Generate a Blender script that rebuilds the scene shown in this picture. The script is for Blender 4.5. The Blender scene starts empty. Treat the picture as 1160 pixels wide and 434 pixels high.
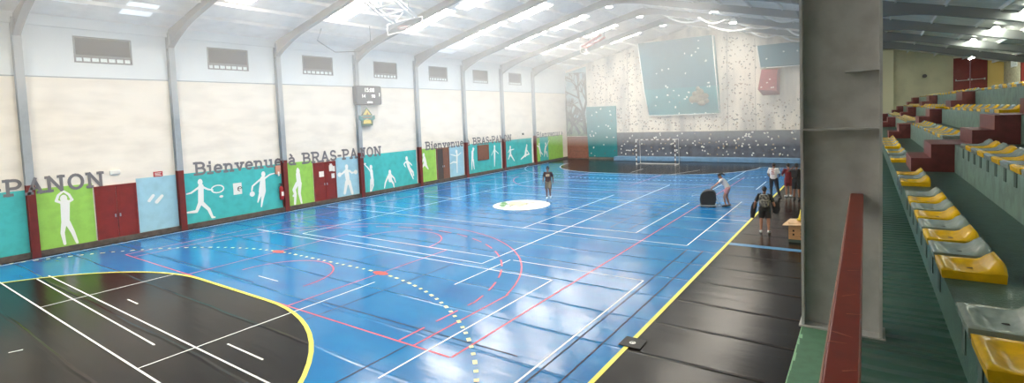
import bpy, bmesh, math, random
from mathutils import Vector, Matrix
R = math.radians
random.seed(7)
S = bpy.context.scene
COL = S.collection

# ------------------------------------------------------------------ camera
EYE = 4.35                                   # eye height above the court, metres
cam_d = bpy.data.cameras.new('camera')
cam_d.sensor_fit = 'HORIZONTAL'
cam_d.sensor_width = 36.0
cam_d.lens = 574.2186 / 1160 * 36.0
cam_d.shift_y = -(217.0 - 164.833) / 1160.0
cam_d.clip_start = 0.05
cam_d.clip_end = 300
cam = bpy.data.objects.new('camera', cam_d)
COL.objects.link(cam)
_p, _r, _y = 0.0553243, -0.0399374, 0.6095294
_f = Vector((-math.sin(_y), math.cos(_y), 0)); _rt = Vector((math.cos(_y), math.sin(_y), 0)); _u = Vector((0, 0, 1))
_f2 = _f * math.cos(_p) - _u * math.sin(_p); _u2 = _u * math.cos(_p) + _f * math.sin(_p)
_r2 = _rt * math.cos(_r) + _u2 * math.sin(_r); _u3 = _u2 * math.cos(_r) - _rt * math.sin(_r)
cam.matrix_world = Matrix(((_r2.x, _u3.x, -_f2.x, 0), (_r2.y, _u3.y, -_f2.y, 0), (_r2.z, _u3.z, -_f2.z, EYE), (0, 0, 0, 1)))
S.camera = cam

# ------------------------------------------------------------------ light, exposure
S.view_settings.view_transform = 'Standard'
S.view_settings.look = 'None'
S.view_settings.gamma = 1.0
S.view_settings.use_curve_mapping = False
S.view_settings.exposure = 0.0
S.cycles.use_denoising = True
S.cycles.max_bounces = 8
S.cycles.diffuse_bounces = 5
S.cycles.volume_bounces = 1
SKYLIGHT = 34.0          # daylight coming through the roof sheets
LAMP = 60.0              # high-bay lamp discs
TUBE = 170.0              # tubes over the stand
HAZE_LOW, HAZE_HIGH = 0.0006, 0.0165
w = bpy.data.worlds.new('world'); S.world = w; w.use_nodes = True
w.node_tree.nodes['Background'].inputs[0].default_value = (0.75, 0.85, 1.0, 1)
w.node_tree.nodes['Background'].inputs[1].default_value = 1.0

# ------------------------------------------------------------------ helpers
def lin(c):
    return tuple((v / 12.92 if v <= .04045 else ((v + .055) / 1.055) ** 2.4) for v in [x / 255 for x in c]) + (1,)

MATS = {}
def mat(name, rgb, rough=.6, metal=0.0, vary=0.0, scale=3.0, bump=0.0, bscale=40.0, emit=None, spec=None, tone2=None, stretch=None):
    m = bpy.data.materials.new(name); m.use_nodes = True; MATS[name] = m
    nt = m.node_tree; b = nt.nodes['Principled BSDF']
    b.inputs['Base Color'].default_value = lin(rgb)
    b.inputs['Roughness'].default_value = rough
    b.inputs['Metallic'].default_value = metal
    if spec is not None: b.inputs['Specular IOR Level'].default_value = spec
    tc = nt.nodes.new('ShaderNodeTexCoord'); vec = tc.outputs['Object']
    if stretch:
        mp = nt.nodes.new('ShaderNodeMapping'); mp.inputs['Scale'].default_value = stretch
        nt.links.new(vec, mp.inputs['Vector']); vec = mp.outputs['Vector']
    if vary:
        n = nt.nodes.new('ShaderNodeTexNoise'); n.inputs['Scale'].default_value = scale; n.inputs['Detail'].default_value = 5
        nt.links.new(vec, n.inputs['Vector'])
        mx = nt.nodes.new('ShaderNodeMix'); mx.data_type = 'RGBA'
        d = tone2 or tuple(max(0, c * (1 - vary)) for c in rgb)
        mx.inputs[6].default_value = lin(rgb); mx.inputs[7].default_value = lin(d)
        rp = nt.nodes.new('ShaderNodeMapRange'); rp.inputs[1].default_value = .42; rp.inputs[2].default_value = .75
        nt.links.new(n.outputs['Fac'], rp.inputs[0]); nt.links.new(rp.outputs[0], mx.inputs[0])
        nt.links.new(mx.outputs[2], b.inputs['Base Color'])
    if bump:
        n2 = nt.nodes.new('ShaderNodeTexNoise'); n2.inputs['Scale'].default_value = bscale; n2.inputs['Detail'].default_value = 3
        nt.links.new(vec, n2.inputs['Vector'])
        bp = nt.nodes.new('ShaderNodeBump'); bp.inputs['Strength'].default_value = bump; bp.inputs['Distance'].default_value = .02
        nt.links.new(n2.outputs['Fac'], bp.inputs['Height']); nt.links.new(bp.outputs['Normal'], b.inputs['Normal'])
    if emit:
        b.inputs['Emission Color'].default_value = lin(rgb); b.inputs['Emission Strength'].default_value = emit
    return m

def floor_mat(name, rgb, dark, rough, spec):
    """sheet vinyl: glossy, with cross seams every 1.45 m, ripples lying across the hall, scuffs"""
    m = mat(name, rgb, rough, spec=spec)
    nt = m.node_tree; b = nt.nodes['Principled BSDF']
    geo = nt.nodes.new('ShaderNodeNewGeometry')
    def N(t, **k):
        n = nt.nodes.new(t)
        for a, v in k.items(): setattr(n, a, v)
        return n
    def mapped(sc):
        mp = N('ShaderNodeMapping'); mp.inputs['Scale'].default_value = sc
        nt.links.new(geo.outputs['Position'], mp.inputs['Vector']); return mp.outputs['Vector']
    # seams
    sx = N('ShaderNodeSeparateXYZ'); nt.links.new(geo.outputs['Position'], sx.inputs[0])
    wob = N('ShaderNodeTexNoise'); wob.inputs['Scale'].default_value = .35
    nt.links.new(geo.outputs['Position'], wob.inputs['Vector'])
    add = N('ShaderNodeMath', operation='MULTIPLY_ADD'); add.inputs[1].default_value = .22
    nt.links.new(wob.outputs['Fac'], add.inputs[0]); nt.links.new(sx.outputs['Y'], add.inputs[2])
    md = N('ShaderNodeMath', operation='PINGPONG'); md.inputs[1].default_value = .725
    nt.links.new(add.outputs[0], md.inputs[0])
    ridge = N('ShaderNodeMapRange'); ridge.inputs[1].default_value = .0; ridge.inputs[2].default_value = .06
    ridge.inputs[3].default_value = 1.0; ridge.inputs[4].default_value = 0.0; ridge.interpolation_type = 'SMOOTHSTEP'
    nt.links.new(md.outputs[0], ridge.inputs[0])
    n1 = N('ShaderNodeTexNoise'); n1.inputs['Scale'].default_value = 1.0; n1.inputs['Detail'].default_value = 3
    nt.links.new(mapped((.35, 2.2, 1)), n1.inputs['Vector'])
    hs = N('ShaderNodeMath', operation='MULTIPLY_ADD'); hs.inputs[1].default_value = .9
    nt.links.new(n1.outputs['Fac'], hs.inputs[0]); nt.links.new(ridge.outputs[0], hs.inputs[2])
    bp = N('ShaderNodeBump'); bp.inputs['Strength'].default_value = .55; bp.inputs['Distance'].default_value = .02
    nt.links.new(hs.outputs[0], bp.inputs['Height']); nt.links.new(bp.outputs['Normal'], b.inputs['Normal'])
    n2 = N('ShaderNodeTexNoise'); n2.inputs['Scale'].default_value = 1.0; n2.inputs['Detail'].default_value = 6
    nt.links.new(mapped((.5, .9, 1)), n2.inputs['Vector'])
    mr = N('ShaderNodeMapRange'); mr.inputs[1].default_value = .4; mr.inputs[2].default_value = .72
    nt.links.new(n2.outputs['Fac'], mr.inputs[0])
    mx = N('ShaderNodeMix', data_type='RGBA'); mx.inputs[6].default_value = lin(rgb); mx.inputs[7].default_value = lin(dark)
    nt.links.new(mr.outputs[0], mx.inputs[0]); nt.links.new(mx.outputs[2], b.inputs['Base Color'])
    rr = N('ShaderNodeMapRange'); rr.inputs[3].default_value = rough * .8; rr.inputs[4].default_value = rough * 1.3
    nt.links.new(n2.outputs['Fac'], rr.inputs[0]); nt.links.new(rr.outputs[0], b.inputs['Roughness'])
    return m

def emis(name, rgb, strength):
    m = bpy.data.materials.new(name); m.use_nodes = True; MATS[name] = m
    b = m.node_tree.nodes['Principled BSDF']
    b.inputs['Base Color'].default_value = lin(rgb); b.inputs['Emission Color'].default_value = lin(rgb)
    b.inputs['Emission Strength'].default_value = strength
    return m

class MB:
    """collects shapes in one bmesh; mi picks the material slot"""
    def __init__(s): s.bm = bmesh.new()
    def faces(s, vs, fs, mi=0, smooth=False):
        v = [s.bm.verts.new(p) for p in vs]
        for f in fs:
            try:
                fc = s.bm.faces.new([v[i] for i in f]); fc.material_index = mi; fc.smooth = smooth
            except ValueError: pass
        return s
    def box(s, lo, hi, mi=0):
        x0, y0, z0 = lo; x1, y1, z1 = hi
        return s.faces([(x0,y0,z0),(x1,y0,z0),(x1,y1,z0),(x0,y1,z0),(x0,y0,z1),(x1,y0,z1),(x1,y1,z1),(x0,y1,z1)],
                       [(0,3,2,1),(4,5,6,7),(0,1,5,4),(1,2,6,5),(2,3,7,6),(3,0,4,7)], mi)
    def prism(s, poly, axis, a, b, mi=0):
        """poly of 2D points; extruded along axis 'x','y','z' from a to b"""
        def P(p, t):
            return {'x': (t, p[0], p[1]), 'y': (p[0], t, p[1]), 'z': (p[0], p[1], t)}[axis]
        n = len(poly)
        vs = [P(p, a) for p in poly] + [P(p, b) for p in poly]
        fs = [tuple(range(n))[::-1], tuple(range(n, 2*n))] + [(i, (i+1) % n, n+(i+1) % n, n+i) for i in range(n)]
        return s.faces(vs, fs, mi)
    def tube(s, pts, rad, n=8, mi=0, cap=True, smooth=True, flat=1.0):
        """round bar along pts; rad a number or one per point; flat squashes one direction"""
        pts = [Vector(p) for p in pts]; k = len(pts)
        rs = rad if isinstance(rad, (list, tuple)) else [rad]*k
        ref = Vector((0, 0, 1)); rings = []
        for i, p in enumerate(pts):
            t = (pts[min(i+1, k-1)] - pts[max(i-1, 0)]).normalized()
            u = t.cross(ref)
            if u.length < 1e-3: u = t.cross(Vector((1, 0, 0)))
            u.normalize(); v = t.cross(u).normalized()
            rings.append([s.bm.verts.new(p + (u*math.cos(2*math.pi*j/n) + v*math.sin(2*math.pi*j/n)*flat)*rs[i]) for j in range(n)])
        for i in range(k-1):
            for j in range(n):
                f = s.bm.faces.new((rings[i][j], rings[i][(j+1) % n], rings[i+1][(j+1) % n], rings[i+1][j]))
                f.material_index = mi; f.smooth = smooth
        if cap:
            for rg in (rings[0][::-1], rings[-1]):
                f = s.bm.faces.new(rg); f.material_index = mi
        return s
    def ball(s, c, r, mi=0, seg=10, rings=7, M=None):
        rx, ry, rz = r if isinstance(r, (tuple, list)) else (r, r, r)
        mtx = Matrix.Translation(Vector(c)) @ (M or Matrix()) @ Matrix.Diagonal((rx, ry, rz, 1))
        g = bmesh.ops.create_uvsphere(s.bm, u_segments=seg, v_segments=rings, radius=1, matrix=mtx)
        for v in g['verts']:
            for f in v.link_faces: f.material_index = mi; f.smooth = True
        return s
    def disc(s, c, r, n=32, z=0, mi=0, ry=None):
        vs = [(c[0]+r*math.cos(2*math.pi*i/n), c[1]+(ry or r)*math.sin(2*math.pi*i/n), z) for i in range(n)]
        return s.faces(vs, [tuple(range(n))], mi)
    def build(s, name, m, parent=None, loc=None, bevel=0, smooth_angle=None):
        bmesh.ops.recalc_face_normals(s.bm, faces=s.bm.faces)
        me = bpy.data.meshes.new(name); s.bm.to_mesh(me); s.bm.free()
        for q in (m if isinstance(m, (list, tuple)) else [m]):
            me.materials.append(MATS[q] if isinstance(q, str) else q)
        o = bpy.data.objects.new(name, me); COL.objects.link(o)
        if parent: o.parent = parent
        if loc: o.location = loc
        if bevel:
            bv = o.modifiers.new('bevel', 'BEVEL'); bv.width = bevel; bv.segments = 2; bv.limit_method = 'ANGLE'
        return o

def tag(o, label=None, cat=None, group=None, kind=None):
    if label: o['label'] = label
    if cat: o['category'] = cat
    if group: o['group'] = group
    if kind: o['kind'] = kind
    return o
def struct(o, label=None, cat=None): return tag(o, label, cat, None, 'structure')
def empty(name, loc=(0, 0, 0), rz=0):
    o = bpy.data.objects.new(name, None); o.empty_display_size = .2; COL.objects.link(o)
    o.location = loc; o.rotation_euler = (0, 0, rz); return o
def copy_tree(o, parent=None):
    c = o.copy(); COL.objects.link(c)
    if parent: c.parent = parent
    for ch in list(o.children): copy_tree(ch, c)
    return c
ORD = ['', 'first', 'second', 'third', 'fourth', 'fifth', 'sixth', 'seventh', 'eighth', 'ninth', 'tenth', 'eleventh', 'twelfth',
       'thirteenth', 'fourteenth', 'fifteenth', 'sixteenth', 'seventeenth', 'eighteenth', 'nineteenth', 'twentieth']

# ------------------------------------------------------------------ materials
mat('cream_wall', (240, 233, 222), .75, vary=.06, scale=.8, stretch=(1, 1, 3))
mat('upper_wall', (226, 233, 236), .7, vary=.04, scale=.7)
mat('stand_wall', (205, 202, 172), .8, vary=.08, scale=1.5, bump=.1)
mat('stand_trim', (226, 222, 190), .7)
mat('warm_lit_wall', (238, 208, 128), .7)  # warm lamp light painted into this wall strip's colour
mat('rough_wall', (186, 182, 158), .9, vary=.2, scale=6, bump=.3)
mat('teal_paint', (66, 186, 186), .55, vary=.1, scale=3)
mat('green_paint', (152, 205, 88), .55, vary=.08, scale=3)
mat('pale_blue_paint', (160, 205, 222), .55, vary=.06, scale=3)
mat('plinth', (92, 84, 78), .8, vary=.35, scale=5)
mat('red_paint', (110, 26, 22), .5, vary=.15, scale=5)
mat('door_red', (128, 32, 26), .45, vary=.12, scale=3)
mat('brown_wood', (128, 84, 66), .6, vary=.2, scale=6, stretch=(1, 6, 1))
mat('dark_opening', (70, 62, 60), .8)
mat('white_paint', (240, 240, 236), .6)
mat('letter_grey', (118, 116, 120), .6)
mat('steel_grey', (158, 166, 172), .5, vary=.06, scale=4)
mat('column_grey', (204, 204, 202), .5, vary=.1, scale=7, bump=.08, bscale=60)
mat('roof_sheet', (232, 231, 228), .6, vary=.06, scale=2)
mat('rafter_grey', (132, 134, 136), .55)
mat('louvre', (84, 84, 86), .6)
mat('window_frame', (120, 122, 124), .5)
mat('glass_day', (214, 224, 226), .2, emit=.25)
emis('skylight_sheet', (255, 246, 230), SKYLIGHT)
emis('lamp_disc', (255, 250, 240), LAMP)
emis('tube_glow', (250, 255, 235), TUBE)
emis('warm_glow', (255, 205, 110), 26)
mat('swag_cloth', (246, 246, 246), .8)
mat('white_metal', (232, 232, 232), .4)
mat('black_plastic', (38, 38, 40), .5)
mat('black_rubber', (34, 34, 33), .6, vary=.2, scale=20)
mat('digit_white', (245, 245, 240), .5, emit=.6)
floor_mat('court_black', (26, 22, 19), (17, 15, 13), .2, .18)
floor_mat('court_blue', (10, 116, 178), (6, 98, 164), .15, .5)
mat('line_white', (232, 236, 236), .35)
mat('line_yellow', (226, 220, 84), .35)
mat('line_pale_yellow', (238, 236, 170), .35)
mat('line_red', (206, 66, 92), .35)
mat('line_spot', (206, 70, 60), .35)
mat('line_black', (22, 36, 62), .5, spec=.2)
mat('strip_blue', (76, 140, 186), .3)
mat('climb_cream', (230, 222, 210), .7, vary=.4, scale=.55, tone2=(150, 148, 146), stretch=(1.6, 1, .35))  # broad greyer upright streaks mixed into the cream
mat('climb_dark', (92, 98, 112), .65, vary=.3, scale=2.2)
mat('climb_teal', (12, 98, 118), .6, vary=.15, scale=1)
mat('climb_teal_light', (14, 132, 142), .6, vary=.12, scale=1)
mat('hold_white', (235, 235, 230), .5)
mat('hold_brown', (140, 104, 82), .6)
mat('hold_dark', (92, 88, 88), .6)
mat('hold_tan', (186, 166, 140), .7, vary=.3, scale=9)
mat('sculpt_stone', (142, 134, 112), .8, vary=.5, scale=5, bump=.4, bscale=12)
mat('volume_red', (150, 34, 44), .5, vary=.1)
mat('mat_blue', (104, 146, 186), .5, vary=.1)
mat('mural_sky', (150, 180, 186), .7, vary=.35, scale=.8, tone2=(196, 206, 202))
mat('mural_tree', (72, 72, 62), .8, vary=.3, scale=6)
mat('mural_field', (130, 150, 120), .8, vary=.3, scale=3)
mat('brick_board', (150, 92, 74), .7, vary=.2, scale=8)
mat('goal_red', (96, 84, 84), .4)
mat('stand_green', (60, 92, 79), .38, vary=.22, scale=9, bump=.25, bscale=60)
mat('ledge_green', (92, 136, 108), .6, vary=.12, scale=14, bump=.15, bscale=90)
mat('chip_green', (164, 210, 170), .7)
mat('riser_green', (112, 140, 128), .5, vary=.25, scale=5, bump=.15)
mat('stair_red', (122, 62, 60), .45, vary=.2, scale=6)
mat('rail_red', (122, 38, 21), .42, vary=.12, scale=14)
mat('rail_lit_edge', (196, 150, 136), .5)
mat('scratch', (188, 112, 92), .6)
mat('seat_yellow', (236, 188, 22), .22, vary=.12, scale=14)
mat('seat_grey', (150, 164, 156), .22, vary=.12, scale=14)
mat('seat_hole', (16, 16, 16), .8)
mat('dark_grey_green', (62, 82, 74), .7)
mat('skin_brown', (126, 84, 62), .5)
mat('skin_tan', (168, 118, 94), .5)
mat('hair_black', (26, 23, 22), .6)
mat('eye_dark', (20, 16, 16), .3)
mat('lip', (120, 66, 58), .5)
mat('tee_maroon', (62, 40, 42), .8, vary=.15, scale=9)
mat('khaki', (120, 112, 100), .8, vary=.15, scale=9)
mat('cloth_white', (226, 220, 218), .8)
mat('cloth_pink', (206, 150, 152), .8, vary=.15, scale=9)
mat('cloth_black', (34, 34, 38), .8, vary=.2, scale=9)
mat('cloth_red', (126, 36, 44), .8, vary=.2, scale=9)
mat('print_red', (170, 96, 92), .8)
mat('pack_pattern', (60, 60, 62), .7, vary=.9, scale=14, tone2=(186, 182, 170))
mat('shoe_white', (236, 236, 236), .5)
mat('shoe_dark', (46, 44, 46), .5)
mat('plywood', (196, 150, 104), .6, vary=.15, scale=6, stretch=(1, 1, 8))
mat('plywood_pale', (226, 190, 150), .6, vary=.1, scale=6)
mat('cone_yellow', (222, 196, 52), .5)
mat('extinguisher_red', (168, 28, 36), .35)
mat('sign_red', (178, 50, 52), .5)
mat('paper', (236, 234, 228), .7)
mat('salmon', (206, 150, 130), .6)
mat('logo_green', (64, 128, 58), .5)
mat('logo_grey', (84, 88, 72), .5)
mat('badge_pale', (226, 230, 176), .5)
mat('crest_gold', (226, 206, 112), .5)
mat('crest_teal', (84, 140, 140), .5)
mat('crest_brown', (176, 120, 84), .5)
mat('crest_olive', (96, 116, 96), .5)
mat('hoop_red', (206, 150, 146), .5)
"""aisle floor: painted sheet with close ripples lying across it"""
m = mat('aisle_green', (62, 96, 84), .35)
nt = m.node_tree
geo = nt.nodes.new('ShaderNodeNewGeometry'); mp = nt.nodes.new('ShaderNodeMapping'); mp.inputs['Scale'].default_value = (.25, 1, 1)
nt.links.new(geo.outputs['Position'], mp.inputs['Vector'])
wv = nt.nodes.new('ShaderNodeTexWave'); wv.bands_direction = 'Y'; wv.inputs['Scale'].default_value = 1.9; wv.inputs['Distortion'].default_value = 7; wv.inputs['Detail'].default_value = 3
nt.links.new(mp.outputs['Vector'], wv.inputs['Vector'])
bp = nt.nodes.new('ShaderNodeBump'); bp.inputs['Strength'].default_value = .6; bp.inputs['Distance'].default_value = .03
nt.links.new(wv.outputs['Fac'], bp.inputs['Height']); nt.links.new(bp.outputs['Normal'], nt.nodes['Principled BSDF'].inputs['Normal'])

# ------------------------------------------------------------------ setting: sizes
XL, XR = -24.6, 7.3            # inner faces of the side walls
Y0, Y1 = -9.0, 44.9            # inner faces of the end walls
RIDGE_X, RIDGE_Z = -12.4, 11.556
def roof_z(x): return RIDGE_Z - (.23 if x < RIDGE_X else .25) * abs(x - RIDGE_X)
FRAMES = [.07 + 4.83 * i for i in range(-1, 10)]

# floor
fl = struct(MB().box((XL - .3, Y0 - .3, -.3), (XR + .3, Y1 + .3, 0)).build('floor', 'court_black'),
            'black glossy sheet floor under the blue sports court', 'floor')
CX, GL0, GL1 = -14.1, .6, 40.3
def d_shape(y, sgn, r=6.06, n=20):
    pts = []
    for i in range(n + 1):
        a = math.pi * i / n / 2
        pts.append((-12.3 + r * math.cos(a), y + sgn * r * math.sin(a)))
    for i in range(n + 1):
        a = math.pi / 2 + math.pi * i / n / 2
        pts.append((-15.9 + r * math.cos(a), y + sgn * r * math.sin(a)))
    return pts
near_d, far_d = d_shape(GL0, 1), d_shape(GL1, -1)
poly = [(-3.65, GL0)] + near_d + [(-24.3, GL0), (-24.3, GL1)] + far_d[::-1] + [(-3.65, GL1)]
bm = MB(); n = len(poly)
bm.faces([(x, y, .004) for x, y in poly], [tuple(range(n))])
blue = bm.build('court_surface', 'court_blue', fl); blue['label'] = 'bright blue court surface'

def flat_line(pts, wd, z=.008, mb=None, closed=False):
    mb = mb or MB(); k = len(pts); P = [Vector((p[0], p[1], 0)) for p in pts]; L = []
    for i in range(k):
        a = P[(i-1) % k] if (closed or i > 0) else P[i]; b = P[(i+1) % k] if (closed or i < k-1) else P[i]
        t = (b - a).normalized(); nn = Vector((-t.y, t.x, 0)) * wd / 2
        L.append((P[i] + nn, P[i] - nn))
    vs = [(q.x, q.y, z) for pr in L for q in pr]
    fs = [(2*i, 2*i+1, 2*((i+1) % k)+1, 2*((i+1) % k)) for i in range(k if closed else k-1)]
    mb.faces(vs, fs); return mb
def line(pts, wd, m, z=.008): return flat_line(pts, wd, z).build('court_line', m, fl)
def arc(cx, cy, r, a0, a1, n=28): return [(cx + r*math.cos(R(a0+(a1-a0)*i/n)), cy + r*math.sin(R(a0+(a1-a0)*i/n))) for i in range(n+1)]
line([(-3.65, GL0), (-3.65, GL1)], .09, 'line_yellow')
line([(-24.1, GL0), (-24.1, GL1)], .06, 'line_white')
line(near_d, .09, 'line_yellow', .009); line(far_d, .07, 'line_white', .009)
line([(-3.65, GL1), (-6.2, GL1)], .06, 'line_white')
# nine-metre dashes
def dashes(path, on, off, wd, m, nm):
    mb = MB(); acc = 0; cur = []; step = .05; d = 0; last = path[0]; dense = []
    for a, b in zip(path, path[1:]):
        L = math.dist(a, b); k = max(1, int(L / step))
        dense += [(a[0]+(b[0]-a[0])*i/k, a[1]+(b[1]-a[1])*i/k) for i in range(k)]
    for i, p in enumerate(dense):
        if i: d += math.dist(p, dense[i-1])
        if d % (on + off) < on: cur.append(p)
        elif cur:
            if len(cur) > 1: flat_line(cur, wd, .010, mb)
            cur = []
    return mb.build(nm, m, fl)
dashes(d_shape(GL0, 1, 9.02, 40), .17, .15, .085, 'line_pale_yellow', 'dashed_line')
dashes(d_shape(GL1, -1, 9.02, 40), .17, .15, .07, 'line_white', 'dashed_line')
WH = [[(-21.6, 3.42), (-8, 3.42)], [(-20.87, 4.42), (-8, 4.42)], [(-20.75, 4.12), (-13.66, 4.05), (-11.9, 4.03)], [(-17.22, 3.44), (-17.22, 6.5)],
      [(-11.0, 3.42), (-11.0, 8.95)], [(-10.59, 4.84), (-9.26, 4.84)], [(-15.81, 4.84), (-15.14, 4.84)], [(-14.22, 2.3), (-14.14, 2.5)],
      [(-14.6, 7.67), (-13.57, 7.67)], [(-18.65, 11.7), (-9.44, 11.7)], [(-9.44, 11.7), (-9.44, 29.6)], [(-21.4, 11.3), (-8.1, 11.34)],
      [(-18.65, 11.7), (-18.65, 29.6)], [(-18.65, 29.6), (-9.44, 29.6)], [(-8.9, 9.84), (-8.9, 12.42)], [(-6.81, 5.5), (-6.81, 9.98), (-6.81, 11.36)],
      [(-16.7, 12.4), (-9.5, 12.45)], [(-23.6, 16.3), (-4.7, 16.34)], [(-6.8, 17.35), (-6.8, 24.1)], [(-4.71, 16.4), (-4.71, 25.2)],
      [(-6.1, 20.85), (-3.7, 20.95)], [(-8.8, 12.42), (-4.7, 12.42)], [(-4.7, 12.42), (-4.7, 6.55)], [(-8.14, 11.36), (-6.82, 11.36)],
      [(-6.8, 26.6), (-6.75, 37.7)], [(-11.6, 20.65), (-9.44, 20.63)], [(-11.0, 16.25), (-11.0, 25.06)], [(-4.75, 29.2), (-4.75, 32.6)],
      [(-10.9, 17.3), (-6.79, 17.35)], [(-23.0, 17.5), (-18.7, 17.5)], [(-18.65, 23.6), (-9.44, 23.6)], [(-22.9, 29.9), (-5.0, 30.2)],
      [(-21.0, 21.0), (-18.0, 20.8)], [(-23.0, 26.4), (-9.5, 26.6)], [(-22.2, 33.0), (-6.9, 33.4)], [(-14.0, 35.0), (-14.0, 37.5)], [(-11.0, 34.2), (-9.8, 37.6)]]
for p in WH: line(p, .04, 'line_white')
RD = [[(-21.7, 6.69), (-6.25, 6.69)], [(-11.5, 6.69), (-11.5, 12.4), (-16.8, 12.4), (-16.8, 6.69)], [(-6.22, 6.7), (-6.22, 34.3)],
      [(-21.7, 6.69), (-21.7, 34.3)], [(-7.2, 6.69), (-7.2, 9.9)] + arc(CX, 8.0, 7.12, 15, 165, 48) + [(-21.0, 9.9), (-21.0, 6.69)],
      arc(CX, 12.4, 1.75, 0, 180), arc(CX, 7.9, 1.6, -5, 185), arc(CX, 32.6, 7.1, 195, 345, 40), [(-11.5, 34.3), (-11.5, 28.6), (-16.8, 28.6), (-16.8, 34.3)]]
for p in RD: line(p, .045, 'line_red', .0075)
dashes([(-7.62, 6.72), (-7.62, 9.0)] + arc(CX, 7.9, 6.6, 10, 170, 60), .75, .3, .05, 'line_red', 'dashed_line')
for c in ((-11.5, 9.58), (-16.78, 9.56)): MB().disc(c, .3, 20, .011, 0, .13).build('court_spot', 'line_spot', fl)
BK = [[(-7.32, 3.0), (-7.32, 6.69)], [(-4.09, 4.5), (-4.09, 15.9)], [(-4.57, 4.5), (-4.57, 15.95)], [(-11.5, 7.3), (-5.2, 7.35)], [(-20.75, 7.26), (-14.1, 7.27)],
      [(-8.0, 17.8), (-8.0, 23.7)], [(-7.24, 17.8), (-7.24, 23.8)], [(-8.0, 17.8), (-7.24, 17.8)], [(-8.4, 23.75), (-7.2, 23.85)], [(-10.3, 6.4), (-10.2, 11.3)],
      [(-13.3, 9.0), (-12.9, 24.0)], [(-11.9, 17.2), (-11.8, 27.5)], [(-21.5, 20.4), (-15.5, 20.5)], [(-12.4, 20.5), (-6.2, 20.6)], [(-10.0, 28.0), (-5.0, 28.1)]]
for p in BK: line(p, .035, 'line_black', .007)
# centre badge painted on the court
lg = MB().disc((-13.95, 20.6), 1.42, 48, .012).build('centre_badge', 'line_white', fl); lg['label'] = 'white round badge at centre court'
mb = MB()
for cx, cy, rx, ry in ((-15.0, 20.55, .22, .2), (-14.8, 20.15, .2, .2), (-14.55, 19.85, .15, .14), (-15.2, 20.85, .13, .16), (-14.65, 20.4, .16, .1)): mb.disc((cx, cy), rx, 12, .0145, 0, ry)
mb.build('green_leaves', 'logo_green', lg)
MB().faces([(x, y, .0142) for x, y in ((-14.95, 20.9), (-14.4, 20.2), (-13.75, 20.4), (-13.85, 21.0), (-14.4, 21.55))], [(0, 1, 2, 3, 4)]).build('pale_field', 'badge_pale', lg)
mb = MB()
for P, wd in (([(-14.65, 20.35), (-14.35, 20.55), (-14.3, 20.05), (-13.95, 20.1), (-13.75, 20.45)], .13), ([(-14.0, 20.6), (-13.75, 20.85), (-13.95, 20.95), (-13.72, 21.5)], .15), ([(-14.9, 20.95), (-14.5, 21.4)], .1)): flat_line(P, wd, .0148, mb)
mb.build('badge_script', 'logo_grey', lg)
mb = MB()
for P in ([(-13.45, 20.1), (-13.3, 21.7)], [(-13.2, 20.05), (-13.05, 21.4)]):
    (xa, ya), (xb, yb) = P
    for k in range(9): t = k/9; flat_line([(xa + (xb-xa)*t, ya + (yb-ya)*t), (xa + (xb-xa)*(t+.07), ya + (yb-ya)*(t+.07))], .07, .0148, mb)
mb.build('faint_writing', 'hold_tan', lg)
line([(-3.6, 17.18), (-.5, 17.18)], .3, 'strip_blue', .005)

# ------------------------------------------------------------------ left wall
WIN = [(7.42 + 4.775 * i) for i in range(-2, 7)]
mb = MB()
mb.box((XL - .3, Y0, 0), (XL, Y1, 6.53), 0)
mb.box((XL - .3, Y0, 6.53), (XL, Y1, 7.1), 1); mb.box((XL - .3, Y0, 8.1), (XL, Y1, 8.8), 1)
ys = [Y0] + [v for c in WIN for v in (c - .93, c + .93)] + [Y1]
for a, b in zip(ys[0::2], ys[1::2]): mb.box((XL - .3, a, 7.1), (XL, b, 8.1), 1)
wl = struct(mb.build('wall_left', ['cream_wall', 'upper_wall']), 'long cream hall wall with painted panels and high windows', 'wall')
MB().box((XL - .01, Y0, 8.36), (XL + .1, Y1, 8.76)).build('eave_strip', 'upper_wall', wl)
MB().box((XL - .01, Y0, 6.5), (XL + .02, Y1, 6.54)).build('band_joint', 'steel_grey', wl)
struct(MB().box((XL, Y0, 0), (XL + .1, Y1, .2)).build('baseboard_left', 'plinth'), 'dirty dark kerb along the foot of the left wall', 'baseboard')
PX = XL + .012
def wall_panel(y0, y1, m, z0=.2, z1=2.45):
    return MB().box((XL - .005, y0, z0), (PX, y1, z1)).build('painted_panel', m, wl)
PAN = {}
for key, y0, y1, m in (('t0', -1.5, 4.8, 'teal_paint'), ('g0', 5.06, 6.7, 'green_paint'), ('b0', 8.14, 9.66, 'pale_blue_paint'), ('t1', 9.9, 14.45, 'teal_paint'),
                       ('g1', 14.75, 16.25, 'green_paint'), ('b1', 17.72, 19.28, 'pale_blue_paint'), ('t2', 19.55, 24.0, 'teal_paint'), ('g2', 24.35, 25.88, 'green_paint'),
                       ('b2', 27.25, 28.85, 'pale_blue_paint'), ('t3', 29.15, 33.6, 'teal_paint'), ('t4', 33.9, 38.3, 'teal_paint'), ('g3', 38.6, 39.7, 'green_paint'),
                       ('t5', 39.7, 41.2, 'teal_paint'), ('g4', 41.2, 44.0, 'green_paint')):
    PAN[key] = wall_panel(y0, y1, m)

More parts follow.
